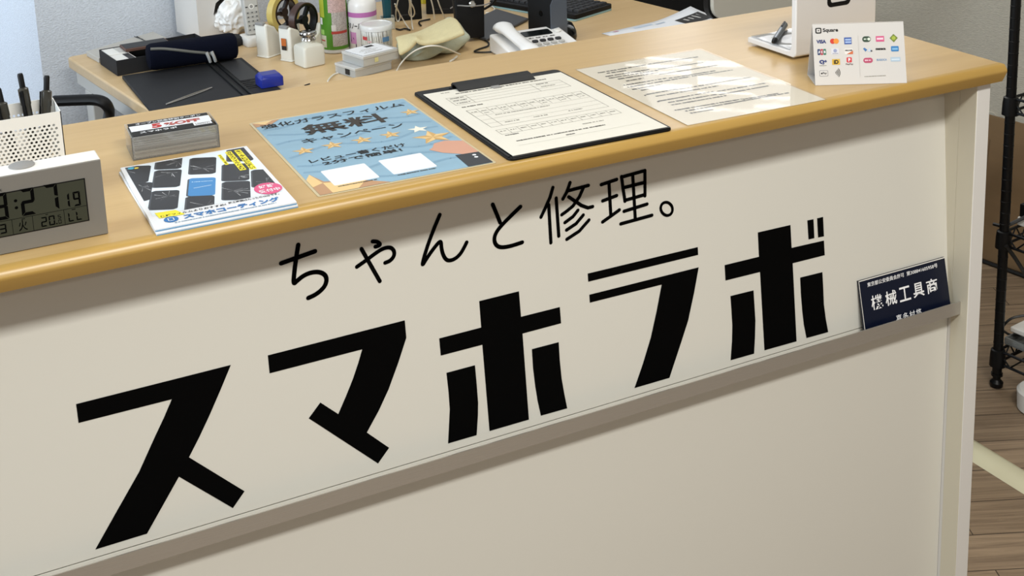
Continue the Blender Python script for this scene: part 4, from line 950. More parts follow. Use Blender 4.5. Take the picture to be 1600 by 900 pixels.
# ethanol bottle
p0_, R0 = frame_at(569, 76, 0); R0 = R0 @ Matrix.Rotation(-YAW, 4, 'Z')
eb = thing('ethanol_bottle', 'white round bottle with a pink band and ethanol print in Japanese', 'bottle', tuple(p0_))
MB().lathe([(.0330, .0005), (.0345, .003), (.0345, .100), (.0345, .110), (.0325, .118), (.0255, .127), (.0185, .132), (.0165, .134), (.0165, .146)], 48, None, R0).build('bottle_body', mat('bottle_white', '#dddad6', .3), eb, world=True, smooth=True)
MB().lathe([(.0185, .1455), (.0190, .147), (.0190, .165), (.0175, .167), (0, .167)], 32, None, R0).build('screw_cap', M_['white'], eb, world=True, smooth=True)
q = MB(); wrap(q, .0348, -pi, pi, .084, .0955, flat('#b068a2', .35), 48)
wrap(q, .0348, -.95, -.40, .020, .048, flat('#c58ab4', .4)); 
def wrap_text(q, body, r, a0, w, z0, h, mt, bold=0):
    k = MB().text(body, 0, z0, w, h, 0, None, None, bold)
    q.add([(r*sin(a0+v.x/r), -r*cos(a0+v.x/r), v.y) for v in k.v], k.f, mt, R0)
wrap_text(q, 'エタノール', .0350, -1.25, .0430, .0560, .0150, M_['ink'], .03)
k = [(-.92, .048), (-.88, .020), (-.40, .002), (-.40, .014), (-.62, .030)]
q.add([(.0350*sin(a_), -.0350*cos(a_), z_+.004) for a_, z_ in k], [(0, 1, 2, 3, 4)], flat('#33254a'), R0)
q.build('label', None, eb, world=True)

# tub of cotton swabs
p0_, R0 = frame_at(590.5, 90, 0)
tb = thing('cotton_swab_tub', 'round clear tub full of white cotton swabs beside the ethanol bottle', 'tub', tuple(p0_))
MB().lathe([(.0355, .0005), (.0365, .002), (.0368, .072)], 40, None, R0, cap=False).build('tub_wall', clear_mat('tub_plastic', '#f4f5f2', .16, .08, refl=.5), tb, world=True, smooth=True)
MB().lathe([(.0355, .0006), (.0355, .0016)], 40, None, R0).build('tub_floor', M_['frost'], tb, world=True)
MB().lathe([(.0385, .0700), (.0390, .0715), (.0390, .0800), (.0375, .0820), (.0340, .0825), (.0335, .0805), (0, .0805)], 40, None, R0).build('lid', clear_mat('lid_plastic', '#f8f8f5', .55, .15, refl=.6), tb, world=True, smooth=True)
RR = R0 @ Matrix.Rotation(-YAW, 4, 'Z')
q = MB()
for a0, a1, z0, z1, mt in ((-.95, -.55, .050, .058, flat('#b33a3e')), (.50, .90, .016, .030, M_['ink']), (.45, .95, .045, .056, flat('#5a7f9f')), (-1.25, -.95, .022, .036, M_['ink_mid']), (-.55, -.25, .045, .049, flat('#c9a3a0'))):
    n = 5
    for i in range(n):
        b0, b1 = a0+(a1-a0)*i/n, a0+(a1-a0)*(i+1)/n; r = .0372
        q.add([(r*sin(b), -r*cos(b), zz) for b, zz in ((b0, z0), (b1, z0), (b1, z1), (b0, z1))], [(0, 1, 2, 3)], mt, RR)
q.build('label_print', None, tb, world=True)
sw0 = None; stick = mat('swab_stick', '#ebe5d6', .6); cot = mat('cotton', '#f1efe9', .9)
rs = random.Random(3); pts = []
for k in range(70):
    rad = .0325 if k < 40 else .0265; a_ = k*2*pi/40 if k < 40 else (k-40)*2*pi/30
    pts.append((rad*cos(a_), rad*sin(a_)))
    M3 = R0 @ Matrix.Translation((rad*cos(a_), rad*sin(a_), .0020)) @ Matrix.Rotation(.10*rs.uniform(.2, 1) if k < 40 else 0, 4, Vector((cos(a_), sin(a_), 0)))
    if sw0 is None:
        o = bpy.data.objects.new('cotton_swab', None); COL.objects.link(o); o.empty_display_size = .01; ROOTM[o.name] = Matrix.Identity(4)
        tag(o, 'white cotton swab standing in the clear tub', 'cotton swab', 'cotton swabs in the clear tub')
        MB().lathe([(.0015, .004), (.0015, .066)], 8).build('stick', stick, o, smooth=True)
        MB().lathe([(0, 0), (.0020, .002), (.0024, .007), (.0018, .013), (.0011, .014)], 10).build('cotton_tip', cot, o, smooth=True)
        MB().lathe([(.0011, .056), (.0018, .057), (.0024, .063), (.0020, .067), (0, .069)], 10).build('cotton_tip', cot, o, smooth=True)
        sw0 = o
    else: o = copy_tree(sw0)
    o.matrix_world = M3

# two flat clear cases with a paper on top
a, b, c = dpt(531, 106), dpt(563, 122), dpt(609, 110)
def case_box(name, label, z0, z1, p, e1, e2, w, l, mt, lidm):
    t = thing(name, label, 'case', (p.x, p.y, z0), 0)
    M3 = Matrix(((e1.x, e2.x, 0, p.x), (e1.y, e2.y, 0, p.y), (0, 0, 1, z0), (0, 0, 0, 1))); hh = z1-z0
    q = MB()
    for lo, hi in (((0, 0, 0), (w, l, .0012)), ((0, 0, .0012), (.0012, l, hh*.7)), ((w-.0012, 0, .0012), (w, l, hh*.7)), ((.0012, 0, .0012), (w-.0012, .0012, hh*.7)), ((.0012, l-.0012, .0012), (w-.0012, l, hh*.7))): q.box(lo, hi, None, M3)
    q.build('case_body', mt, t, world=True, bevel=.0004)
    MB().box((-.0012, -.0012, hh*.7+.0002), (w+.0012, l+.0012, hh), None, M3).build('case_lid', lidm, t, world=True, bevel=.0012)
    return t, M3
e1 = (c-b); e1.z = 0; wln = e1.length; e1.normalize(); e2 = Vector((-e1.y, e1.x, 0))
frl = clear_mat('case_lid_plastic', '#f2f2ee', .55, .2); frb = clear_mat('case_body_plastic', '#ecede8', .42, .2)
lo_, M3l = case_box('flat_clear_case', 'lower frosted flat case under the case with a printed slip', DZ+.0004, DZ+.0230, b-e1*.010+e2*.004, e1, e2, .100, .076, frb, frl)
b2 = b+e1*.008-e2*.004
hi_, M3 = case_box('flat_clear_case', 'upper clear flat case carrying a white printed slip', DZ+.0232, DZ+.0475, b2, e1, e2, .098, .080, frb, frl)
MB().box((.012, .006, .0020), (.086, .070, .0150), None, M3).build('foam_insert', mat('pale_foam', '#c3c6c2', .8), hi_, world=True)
MB().box((.030, -.0014, .006), (.040, -.0013, .016), None, M3).build('yellow_tab', flat('#cfc98e'), hi_, world=True)
MB().box((-.0015, .020, .004), (-.0012, .036, .017), None, M3l).build('dark_mark', M_['ink'], lo_, world=True)
sl_ = thing('printed_slip', 'white printed slip with a black mark lying on the upper clear case', 'paper', tuple(M3 @ Vector((.05, .04, .0246))))
MB().box((.004, .004, .0246), (.088, .074, .0255), None, M3).build('slip', M_['white_paper'], sl_, world=True)
q = MB(); q.rect(.050, .055, .072, .068, .0257, M_['ink'], M3); 
for k in range(4): q.dashes(.016+.01*(k % 2), .016+k*.009, .066-.01*(k % 2), .016+k*.009, .003, .0257, M_['ink_grey'], M3)
q.build('print', None, sl_, world=True)

# teal tool in a white cup
p0_, R0 = frame_at(606, 44, 0)
tc2 = thing('tool_holder', 'small pale square holder holding the teal tool', 'holder', tuple(p0_))
q = MB(); w = .0175; h = .030; wl = .0015
for lo, hi in (((-w, -w, .0005), (w, w, .002)), ((-w, -w, .002), (-w+wl, w, h)), ((w-wl, -w, .002), (w, w, h)), ((-w+wl, -w, .002), (w-wl, -w+wl, h)), ((-w+wl, w-wl, .002), (w-wl, w, h))): q.box(lo, hi, None, R0 @ Matrix.Rotation(-.3, 4, 'Z'))
q.build('holder_body', mat('pale_clear_plastic', '#c7c6b8', .3), tc2, world=True, bevel=.0008)
tt = thing('teal_tool', 'teal handled tool standing upright in the pale holder', 'tool', tuple(p0_+Vector((0, 0, .003))))
MB().lathe([(.004, .0025), (.009, .010), (.0105, .030), (.0120, .070), (.0125, .120), (.010, .145), (0, .148)], 8, None, R0).build('handle', mat('teal_plastic', '#12505f', .3), tt, world=True, smooth=True)

# black devices at the back
def dev(label, px, py, w, d, h, ang, mt, name='network_box'):
    p0_, R0 = frame_at(px, py, ang); t = thing(name, label, 'device', tuple(p0_))
    q = MB(); q.loft([[(x, y+sh, z) for x, y in rrect(-w/2, 0, w/2, d, .004, 3)] for z, sh in ((.0005, 0), (h, .012))], None, R0); q.build('housing', mt, t, world=True, bevel=.001)
    q = MB(); q.rect(-w*.32, h*.10, w*.32, h*.12, .0, M_['dgrey'], R0 @ Matrix.Translation((0, -.0005, .0)) @ Matrix.Rotation(radians(90)-math.atan2(.012, h), 4, 'X')); q.build('trim_line', None, t, world=True)
dev('black upright box with white cables hanging in front, behind the teal tool', 637, 32, .078, .04, .14, -.20, M_['black'])
dev('black box beside the yellow roll, left of the monitor stand', 688, 22, .075, .05, .12, -.5, M_['black_matte'])
p0_, R0 = frame_at(663, 4, 0)
yr = thing('yellow_roll', 'small yellow translucent roll standing behind the black boxes', 'roll', tuple(p0_))
q = MB(); q.loft([[(r*cos(2*pi*k/32), r*sin(2*pi*k/32), z) for k in range(32)] for r, z in ((.018, .0005), (.018, .020), (.011, .020), (.011, .0005), (.018, .0005))], None, R0, cap=False); q.build('tape', mat('yellow_plastic', '#b7a72c', .3), yr, world=True, smooth=True)

# monitor stand
N_, R_, B_ = dpt(760, 66), dpt(826, 33), dpt(776, 18)
ms = thing('monitor_stand', 'black monitor stand with a wide post on a flat base plate', 'stand', tuple(N_))
base = [xy(N_), xy(R_), xy(B_), xy(N_+B_-R_)]
MB().prism(base, DZ+.0005, DZ+.0085).build('base_plate', mat('stand_grey', '#3a3a3c', .45), ms, world=True, bevel=.003)
p0_, R0 = frame_at(735, 58, -.20, DZ+.0085)
q = MB(); q.loft([[(x*s, y+sh, z) for x, y in rrect(-.036, -.012, .036, .016, .004, 3)] for z, s, sh in ((0, .92, 0), (.12, 1.08, .008), (.36, 1.15, .02))], None, R0); q.build('post', M_['black'], ms, world=True, bevel=.001)
MB().lathe([(.0085, 0), (.0085, .004), (.006, .006), (0, .006)], 20, None, R0 @ Matrix.Translation((.005, -.0122, .085)) @ Matrix.Rotation(pi/2, 4, 'X')).build('badge', M_['chrome'], ms, world=True, smooth=True)

# slanted black and grey reader
L_, M__, Rr = dpt(826, 60), dpt(862, 72), dpt(887, 66)
er = (Rr-M__); er.z = 0; wr = er.length; er.normalize(); el = (L_-M__); el.z = 0; wl2 = el.length; el.normalize()
RMx = Matrix(((er.x, 0, -el.x, M__.x), (er.y, 0, -el.y, M__.y), (0, 1, 0, DZ), (0, 0, 0, 1)))
rd = thing('slanted_stand', 'black angled stand with a grey-blue front plate behind the desk phone', 'stand', tuple(M__))
hb = .098
MB().prism([(.0, .0005), (wr, .0005), (wr, .24), (.035, .16), (0, hb)], -wl2, -.002, None, RMx).build('body', M_['black'], rd, world=True, bevel=.001)
MB().prism([(.0, .0005), (wr, .0005), (wr, .24), (.035, .16), (0, hb)], -.0018, 0, None, RMx).build('front_plate', mat('blue_grey_metal', '#5e6672', .4, .3), rd, world=True)
q = MB(); q.lathe([(.007, 0), (.007, .001), (0, .001)], 20, None, Matrix(((-er.x, 0, 0, 0), (-er.y, 0, 0, 0), (0, 0, 1, 0), (0, 0, 0, 1))) @ Matrix.Identity(4) if 0 else RMx @ Matrix.Translation((-.0001, .072, -wl2*.42)) @ Matrix.Rotation(-pi/2, 4, 'Y')); q.build('round_port', M_['black_gloss'], rd, world=True)

# keyboard and mouse
k3, k2 = dpt(899, 34), dpt(957, 16)
e1 = k2-k3; e1.z = 0; kw = e1.length; e1.normalize(); e2 = Vector((-e1.y, e1.x, 0))
KB = Matrix(((e1.x, e2.x, 0, k3.x), (e1.y, e2.y, 0, k3.y), (0, 0, 1, DZ), (0, 0, 0, 1)))
kb = thing('keyboard', 'black computer keyboard with a pale blue underside at the back of the desk', 'keyboard', tuple(k3))
kl = .30
MB().prism(rrect(0, 0, kw, kl, .006, 3), .0005, .0050, None, KB).build('underside', mat('pale_blue_plastic', '#8fb3b8', .4), kb, world=True)
MB().prism(rrect(0, 0, kw, kl, .006, 3), .0050, .0180, None, KB).build('case', M_['black'], kb, world=True, bevel=.002)
key0 = None
for j in range(14):
    for i in range(6):
        if key0 is None:
            q = MB(); q.loft([[(x, y, z) for x, y in rrect(-s, -s, s, s, .002, 2)] for s, z in ((.0088, 0), (.0078, .0055))], None, None)
            key0 = q.build('key', M_['dgrey'], kb); o = key0
        else: o = key0.copy(); COL.objects.link(o)
        o.parent = kb; o.matrix_local = ROOTM[kb.name].inverted() @ KB @ Matrix.Translation((.030+i*.0205, .016+j*.0205, .0180))
p0_, R0 = frame_at(880, 58, 1.2)
mo = thing('computer_mouse', 'black computer mouse half hidden behind the angled stand', 'mouse', tuple(p0_))
q = MB(); q.loft([[(x*s, y*s, z) for x, y in rrect(-.050, -.031, .050, .031, .030, 8)] for s, z in ((.95, .0006), (1, .008), (.96, .020), (.8, .031), (.45, .037))], None, R0); q.build('shell', M_['black_gloss'], mo, world=True, smooth=True)

# desk phone
p0_, R0 = frame_at(768, 83.5, -.05)
ph = thing('desk_phone', 'white corded desk phone with a dark display at the counter edge', 'phone', tuple(p0_))
def wedge(x0, x1, y0, y1, z00, z01, z10, z11, M3):   # bottom z at front/back, top z at front/back
    return MB().add([(x0,y0,z00),(x1,y0,z00),(x1,y1,z10),(x0,y1,z10),(x0,y0,z01),(x1,y0,z01),(x1,y1,z11),(x0,y1,z11)], [(0,3,2,1),(4,5,6,7),(0,1,5,4),(1,2,6,5),(2,3,7,6),(3,0,4,7)], None, M3)
ywb = .012
wedge(0, .176, -.185, ywb, .0005, .016, .0005, .044, R0).build('phone_body', M_['white_gloss'], ph, world=True, bevel=.005, seg=3)
tilt_a = math.atan2(.028, .205)
PT = R0 @ Matrix.Translation((0, ywb, .0442)) @ Matrix.Rotation(tilt_a, 4, 'X')
q = MB(); q.prism(rrect(.070, -.050, .142, -.020, .004, 3), 0, .0012, None, PT); q.build('display', mat('phone_lcd', '#101413', .15), ph, world=True)
q = MB()
for i in range(4): q.dashes(.074+i*.018, -.064, .086+i*.018, -.064, .0045, .0006, M_['ink_mid'], PT)
q.build('key_print', None, ph, world=True)
MB().lathe([(.0085, 0), (.0085, .003), (.007, .004), (0, .004)], 24, None, PT @ Matrix.Translation((.158, -.040, 0))).build('round_key', M_['white'], ph, world=True, smooth=True)
for j in range(3):
    for i in range(4): MB().prism([(x+.080+i*.0195, y-.084-j*.019) for x, y in rrect(-.0068, -.0055, .0068, .0055, .003, 2)], 0, .003, None, PT).build('number_key', M_['lgrey'] if j else M_['dgrey'], ph, world=True)
rings = []
for t, hh, w_ in ((0, .018, .019), (.04, .030, .022), (.12, .034, .023), (.24, .026, .018), (.5, .024, .0165), (.76, .026, .018), (.88, .034, .023), (.96, .030, .022), (1, .018, .019)):
    y_ = ywb+.004-.196*t; b_ = .004 if (t < .2 or t > .8) else .009
    rings.append([PT @ Vector((.030+x, y_-ywb, b_+z)) for x, z in [(w_*cos(k*2*pi/20)*(1 if 1 else 1), (hh-.006)/2*(1+sin(k*2*pi/20))) for k in range(20)]])
MB().loft(rings).build('receiver', M_['white_gloss'], ph, world=True, smooth=True)

# curled paper
P0, P1 = dpt(940, 53), dpt(1066, 14, .018)
e1 = P1-P0; e1.z = 0; e1.normalize(); e2 = Vector((e1.y, -e1.x, 0))
sh = thing('printout', 'white printed sheet with a dark picture and a curled corner on the desk', 'paper', tuple(P0))
nx, ny = 16, 10; vs = []
for j in range(ny+1):
    for i in range(nx+1):
        u, v = i/nx, j/ny; z = .0012+.020*max(0, u-.55)**1.5*3.2*(1-v)**2
        vs.append(P0+e1*.297*u+e2*.210*v+Vector((0, 0, z)))
MB().add(vs, [(j*(nx+1)+i, (j+1)*(nx+1)+i, (j+1)*(nx+1)+i+1, j*(nx+1)+i+1) for j in range(ny) for i in range(nx)]).build('sheet', M_['white_paper'], sh, world=True, smooth=True, solid=.0003)
def onsheet(u, v): return P0+e1*.297*u+e2*.210*v+Vector((0, 0, .0012+.0006+.020*max(0, u-.55)**1.5*3.2*(1-v)**2))
q = MB()
def patch(u0, v0, u1, v1, mt):
    n = 5
    for i in range(n):
        a_, b_ = u0+(u1-u0)*i/n, u0+(u1-u0)*(i+1)/n
        q.add([onsheet(a_, v0), onsheet(a_, v1), onsheet(b_, v1), onsheet(b_, v0)], [(0, 1, 2, 3)], mt)
patch(.70, .17, .97, .42, M_['ink']); patch(.76, .22, .84, .30, M_['lgrey']); patch(.87, .20, .93, .33, M_['lgrey'])
patch(.30, .06, .50, .11, flat('#b9c6d6')); patch(.10, .03, .15, .07, flat('#c49aa4')); patch(.52, .10, .62, .14, flat('#a9b4c2'))
q.build('print', None, sh, world=True)

# cloths
def cloth(name, label, corners, nx, ny, fz, mt, thick):
    t = thing(name, label, 'cloth', (corners[0].x, corners[0].y, DZ))
    a, b, c, d = corners; vs = []
    for j in range(ny+1):
        for i in range(nx+1):
            u, v = i/nx, j/ny
            p = (a*(1-u)+b*u)*(1-v)+(d*(1-u)+c*u)*v
            vs.append(p+Vector(fz(u, v)))
    MB().add(vs, [(j*(nx+1)+i, j*(nx+1)+i+1, (j+1)*(nx+1)+i+1, (j+1)*(nx+1)+i) for j in range(ny) for i in range(nx)]).build('folded_cloth', mt, t, world=True, smooth=True, solid=thick, subsurf=1)
ylc = mat('yellow_cloth', '#c6ba90', .95, bump=.6, bscale=420, var=.04, vscale=60)
gnc = mat('grey_green_cloth', '#b4baa7', .95, bump=.6, bscale=420, var=.06, vscale=50)
g0 = onz(640, 96, DZ+.003); g1 = onz(733, 72, DZ+.003)
gd = (g1-g0); gd.z = 0; gl = gd.length; gd.normalize(); gn = Vector((-gd.y, gd.x, 0))
gt = thing('cleaning_cloth', 'grey-green folded cloth under the yellow cloth', 'cloth', (g0.x, g0.y, DZ))
rings = []
for i in range(15):
    t = i/14; s = (1-(2*t-1)**8)**.5*.9+.1 if 0 < t < 1 else .35
    hh = (.040+.036*t)*s; ww = (.062-.010*t)*s; ring = []
    for k in range(32):
        a_ = 2*pi*k/32; fold = 1+.10*sin(3*a_+5*t)+.06*sin(5*a_-9*t)
        yy = .020+ww*.85*cos(a_)*fold; zz = max(.0006, hh*.5+hh*.52*sin(a_)*fold+.006*sin(14*t+2*a_))
        ring.append(g0+gd*(gl*t)+gn*yy+Vector((0, 0, DZ-g0.z+zz)))
    rings.append(ring)
MB().loft(rings).build('folded_cloth', gnc, gt, world=True, smooth=True, subsurf=1)
yc = [onz(617, 66, DZ+.044), onz(724, 52, DZ+.080), onz(707, 27, DZ+.080), onz(618, 60, DZ+.030)]
yA, yB = onz(621, 77, DZ+.052), onz(725, 50, DZ+.094)
yC, yD = onz(707, 27, DZ+.090), onz(617, 60, DZ+.052)
cloth('cleaning_cloth', 'pale yellow cloth draped over the grey-green cloth', [yA, yB, yC, yD], 20, 12,
      lambda u, v: (.0, 0, .006*sin(u*7+v*2)*(.5)+.008*sin(v*3.1)+(.014*math.exp(-((u-.28)/.07)**2)*max(0, 1-v*2.2))-.022*max(0, .25-v)*4*max(0, .30-u)*2), ylc, .012)

# cables
def cable(name, label, pts, r, mt, n=6, group=None):
    solo(MB().tube([Vector(p) for p in pts], r, n, None, smooth=3), name, label, 'cable', mt, smooth=True, group=group)
wc = mat('white_cable', '#d9d6cb', .4); bc = mat('black_cable', '#141312', .45)
d_ = lambda px, py, z=.003: onz(px, py, DZ+z)
cable('white_cable', 'white cable arching over the front of the grey-green cloth', [d_(618, 114), d_(627, 97, .012), d_(645, 80, .055), d_(668, 71, .075), d_(690, 72, .070), d_(719, 85, .020)], .0017, wc)
cable('white_cable', 'short white cable curling out beside the stacked clear cases', [d_(512, 127), d_(515, 122), d_(521, 116.5), d_(528, 114)], .0018, wc)
cable('white_cable', 'white cable end with a plug below the grey-green cloth', [d_(703, 96), d_(710, 92, .006), d_(714, 88, .004)], .0022, wc)
cable('white_cable', 'white cable hanging in a loop in front of the black upright box', [d_(624, -8, .10), d_(619, 12, .06), d_(618, 28, .02), d_(622, 36, .006), d_(626, 26, .02), d_(622, 16, .05), d_(617, 6, .09)], .0018, wc)
cable('white_cable', 'white looped cable dangling at the right of the black upright box', [d_(638, -8, .11), d_(641, 8, .07), d_(638, 22, .03), d_(645, 28, .015), d_(649, 18, .04), d_(642, 4, .08), d_(634, -8, .12)], .0018, wc)
cable('white_cable', 'long white cable running down to the desk left of the yellow cloth', [d_(618, 10, .07), d_(626, 24, .03), d_(634, 38, .003), d_(640, 46)], .0018, wc)
cable('white_cable', 'white cable going straight down behind the yellow cloth', [d_(642, -8, .10), d_(642, 20, .04), d_(644, 40, .003), d_(645, 46)], .0018, wc)
cable('white_cable', 'pair of white cables slanting to the top of the yellow cloth, left one', [d_(672, -6, .10), d_(677, 12, .06), d_(679, 30, .02)], .0018, wc)
cable('white_cable', 'right of the two white cables slanting down to the yellow cloth', [d_(682, -6, .10), d_(688, 12, .06), d_(695, 28, .02)], .0018, wc)
cable('white_cable', 'white cable loop lying on the desk right of the monitor post', [d_(759, 20), d_(768, 20), d_(774, 14), d_(768, 9), d_(760, 8)], .0018, wc)
cable('black_cable', 'thick black cable sweeping away from the top of the monitor post', [d_(757, 14, .06), d_(764, 10, .07), d_(772, 4, .08), d_(778, -6, .10)], .0032, bc)
cable('grey_cable', 'grey cable wrapped across the monitor post', [d_(704, 13, .07), d_(712, 8, .09), d_(735, 10, .105), d_(758, 8, .09), d_(766, 4, .08)], .0016, M_['grey'])
cable('black_cable', 'black cable zigzagging behind the top of the yellow cloth', [d_(672, 30), d_(656, 33), d_(654, 36), d_(658, 40)], .0022, bc)
cable('black_cable', 'black cable on the desk between the tub and the yellow cloth', [d_(619, 45), d_(626, 47), d_(632, 44), d_(641, 47)], .0022, bc)
cable('black_cable', 'black cable looping on the desk left of the desk phone', [d_(768, 81), d_(752, 82), d_(738, 81), d_(750, 76), d_(764, 72), d_(764, 66), d_(756, 62)], .0020, bc)
cable('grey_cable', 'grey cable running from the monitor base toward the desk phone', [d_(722, 50, .012), d_(728, 46, .014), d_(736, 52, .010), d_(746, 60), d_(764, 60)], .0020, M_['grey'])
cable('black_cable', 'short bit of black cable on the desk in front of the square bottle', [d_(476, 133.5), d_(481, 132), d_(484, 131)], .0016, bc)

# ------------------------------------------------------------------ chairs
def star_base(t, cx, cy, seat):
    for k in range(5):
        a_ = 2*pi*k/5; e = Vector((cx+.30*cos(a_), cy+.30*sin(a_), .075))
        MB().tube([Vector((cx, cy, .10)), e], .018, 8).build('base_leg', M_['black'], t, world=True, smooth=True)
        MB().cyl(e+Vector((0, -.012, -.047)), e+Vector((0, .012, -.047)), .0265, 16).build('caster', M_['black'], t, world=True)
    MB().cyl((cx, cy, .09), (cx, cy, seat), .026, 16).build('gas_column', M_['dgrey'], t, world=True)
c1 = thing('office_chair', 'black office chair with a looped armrest at the left end of the desk', 'chair', (.05, 2.62, 0), 0, 'office chairs behind the counter')
sc_ = Vector((.05, 2.62, 0)); star_base(c1, .05, 2.62, .43)
q = MB(); q.loft([[(x*s, y*s, z) for x, y in rrect(-.24, -.24, .24, .24, .07, 5)] for s, z in ((.94, .43), (1, .45), (1, .48), (.95, .50))], None, Matrix.Translation(sc_)); q.build('seat', M_['black_matte'], c1, world=True, smooth=True)
q = MB(); q.loft([[(x*s, y, z) for x, z in rrect(-.23, .56, .23, 1.02, .08, 5)] for s, y in ((.96, .26), (1, .27), (1, .30), (.96, .31))], None, Matrix.Translation(sc_) @ Matrix.Rotation(radians(80), 4, 'Z')); q.build('backrest', M_['black_matte'], c1, world=True, smooth=True)
MB().box((-.03, .20, .40), (.03, .34, .44), None, Matrix.Translation(sc_) @ Matrix.Rotation(radians(80), 4, 'Z')).box((-.03, .312, .44), (.03, .34, .70), None, Matrix.Translation(sc_) @ Matrix.Rotation(radians(80), 4, 'Z')).build('back_support', M_['black'], c1, world=True)
za = .742
pa = [onz(84, 158, za), onz(120, 156.5, za), onz(148, 155.5, za), onz(162, 159, za-.004), onz(170, 168, za-.02), onz(171, 178, za-.045), onz(168, 190, za-.09)]
pa += [Vector((pa[-1].x-.03, pa[-1].y-.01, .52)), Vector((.25, 2.56, .462))]
MB().tube(pa, .0155, 12, smooth=2, flat=.75).build('armrest', M_['black'], c1, world=True, smooth=True)
MB().tube([Vector((.0, 2.84, .462)), Vector((-.01, 2.93, .60)), Vector((-.03, 2.93, .742)), Vector((-.16, 2.91, .742)), Vector((-.20, 2.89, .62)), Vector((-.10, 2.80, .462))], .0155, 12, smooth=2).build('armrest', M_['black'], c1, world=True, smooth=True)

c2c = Vector((2.10, 2.93, 0))
c2 = thing('office_chair', 'black padded office chair beyond the right end of the desk', 'chair', tuple(c2c), 0, 'office chairs behind the counter'); star_base(c2, c2c.x, c2c.y, .43)
M5 = Matrix.Translation(c2c) @ Matrix.Rotation(radians(8), 4, 'Z')
q = MB(); q.loft([[(x*s, y*s, z) for x, y in rrect(-.25, -.25, .25, .25, .07, 5)] for s, z in ((.94, .43), (1, .45), (1, .49), (.95, .515))], None, M5); q.build('seat', M_['black_matte'], c2, world=True, smooth=True)
q = MB(); q.loft([[(x*s, y, z) for x, z in rrect(-.25, .50, .25, 1.12, .08, 5)] for s, y in ((.95, .20), (1, .22), (1, .27), (.95, .29))], None, M5); q.build('backrest', M_['black_matte'], c2, world=True, smooth=True)
MB().box((-.03, .16, .40), (.03, .34, .43), None, M5).box((-.03, .295, .43), (.03, .33, .80), None, M5).build('back_support', M_['black'], c2, world=True)

c3c = Vector((1.82, 2.12, 0))
c3 = thing('task_chair', 'office chair with a light grey back shell and black rim just behind the counter', 'chair', tuple(c3c), 0, 'office chairs behind the counter'); star_base(c3, c3c.x, c3c.y, .43)
# back shell: its lower left corner shows at (1112, 26) in the photo, about 2.35 m along
q = MB(); q.loft([[(x*s, y*s, z) for x, y in rrect(-.24, -.24, .24, .24, .07, 5)] for s, z in ((.94, .43), (1, .45), (1, .48), (.95, .50))], None, Matrix.Translation(c3c) @ Matrix.Rotation(-.1, 4, 'Z')); q.build('seat', M_['black_matte'], c3, world=True, smooth=True)
BK = Matrix.Translation((1.905, 2.42, 0)) @ Matrix.Rotation(radians(4), 4, 'Z')
def shell(x0, z0, x1, z1, r, y0, y1, bow): return [[(x, y+bow*((x-(x0+x1)/2)/.25)**2, z) for x, z in rrect(x0, z0, x1, z1, r, 6)] for y in (y0, y1)]
MB().loft(shell(-.185, .790, .27, 1.25, .035, 0, .012, .02), None, BK).build('back_shell', mat('pale_grey_shell', '#cdc8ba', .5), c3, world=True, smooth=True)
MB().loft(shell(-.190, .785, .275, 1.255, .038, .0125, .030, .02), None, BK).build('back_rim', M_['black'], c3, world=True, smooth=True)
MB().tube([Vector((1.80, 2.16, .42)), Vector((1.86, 2.42, .44)), Vector((1.90, 2.475, .60)), Vector((1.91, 2.472, .86))], .018, 10, smooth=2).build('back_support', M_['black'], c3, world=True, smooth=True)

# ------------------------------------------------------------------ right side
bx = RW-.055
lean = thing('cardboard_sheet', 'brown cardboard sheet leaning against the wall behind the wire shelf', 'cardboard', tuple(room(bx, .75, 0)))
cbm = mat('brown_cardboard', '#7d6446', .85, var=.07, vscale=6, stretch=(1, 1, 4))
vs = []
for v in (.26, 1.5):
    for dx, z in ((-.012, .0005), (-.006, .0005), (.046, .392), (.040, .392)): vs.append(room(bx+dx, v, z))
MB().add(vs, [(0, 1, 2, 3), (7, 6, 5, 4), (0, 4, 5, 1), (1, 5, 6, 2), (2, 6, 7, 3), (3, 7, 4, 0)]).build('sheet', cbm, lean, world=True)
for v in (.62, 1.08):
    MB().add([room(bx+dx-.0006, v+dv, z) for dx, z, dv in ((-.012, .01, 0), (-.012, .01, .004), (.040, .385, .004), (.040, .385, 0))], [(0, 1, 2, 3)]).build('crease', mat('crease_brown', '#6a543a', .9), lean, world=True)
hk = ony(1550, 184, 2.40)
w_pt = None
for k in range(400):
    p = EYE+ray(1550, 182)*(2.0+k*.005)
    if (p-A0).dot(RU) > RW-.0005: w_pt = p; break
hkM = Matrix.Translation(w_pt) @ Matrix.Rotation(RA-pi/2, 4, 'Z') @ Matrix.Rotation(pi/2, 4, 'X')
hkt = thing('wall_hook', 'small off-white rounded hook on the wall just above the cardboard sheet', 'hook', tuple(w_pt))
MB().prism(rrect(-.015, -.030, .018, .014, .012, 5), .001, .006, None, hkM).build('hook_plate', mat('hook_plastic', '#b9b3a3', .5), hkt, world=True, bevel=.001)
MB().tube([hkM @ Vector((0, -.006, .006)), hkM @ Vector((0, -.016, .012)), hkM @ Vector((0, -.024, .016)), hkM @ Vector((0, -.018, .022))], .004, 8, smooth=2).build('hook_arm', mat('hook_plastic_arm', '#b9b3a3', .5), hkt, world=True, smooth=True)

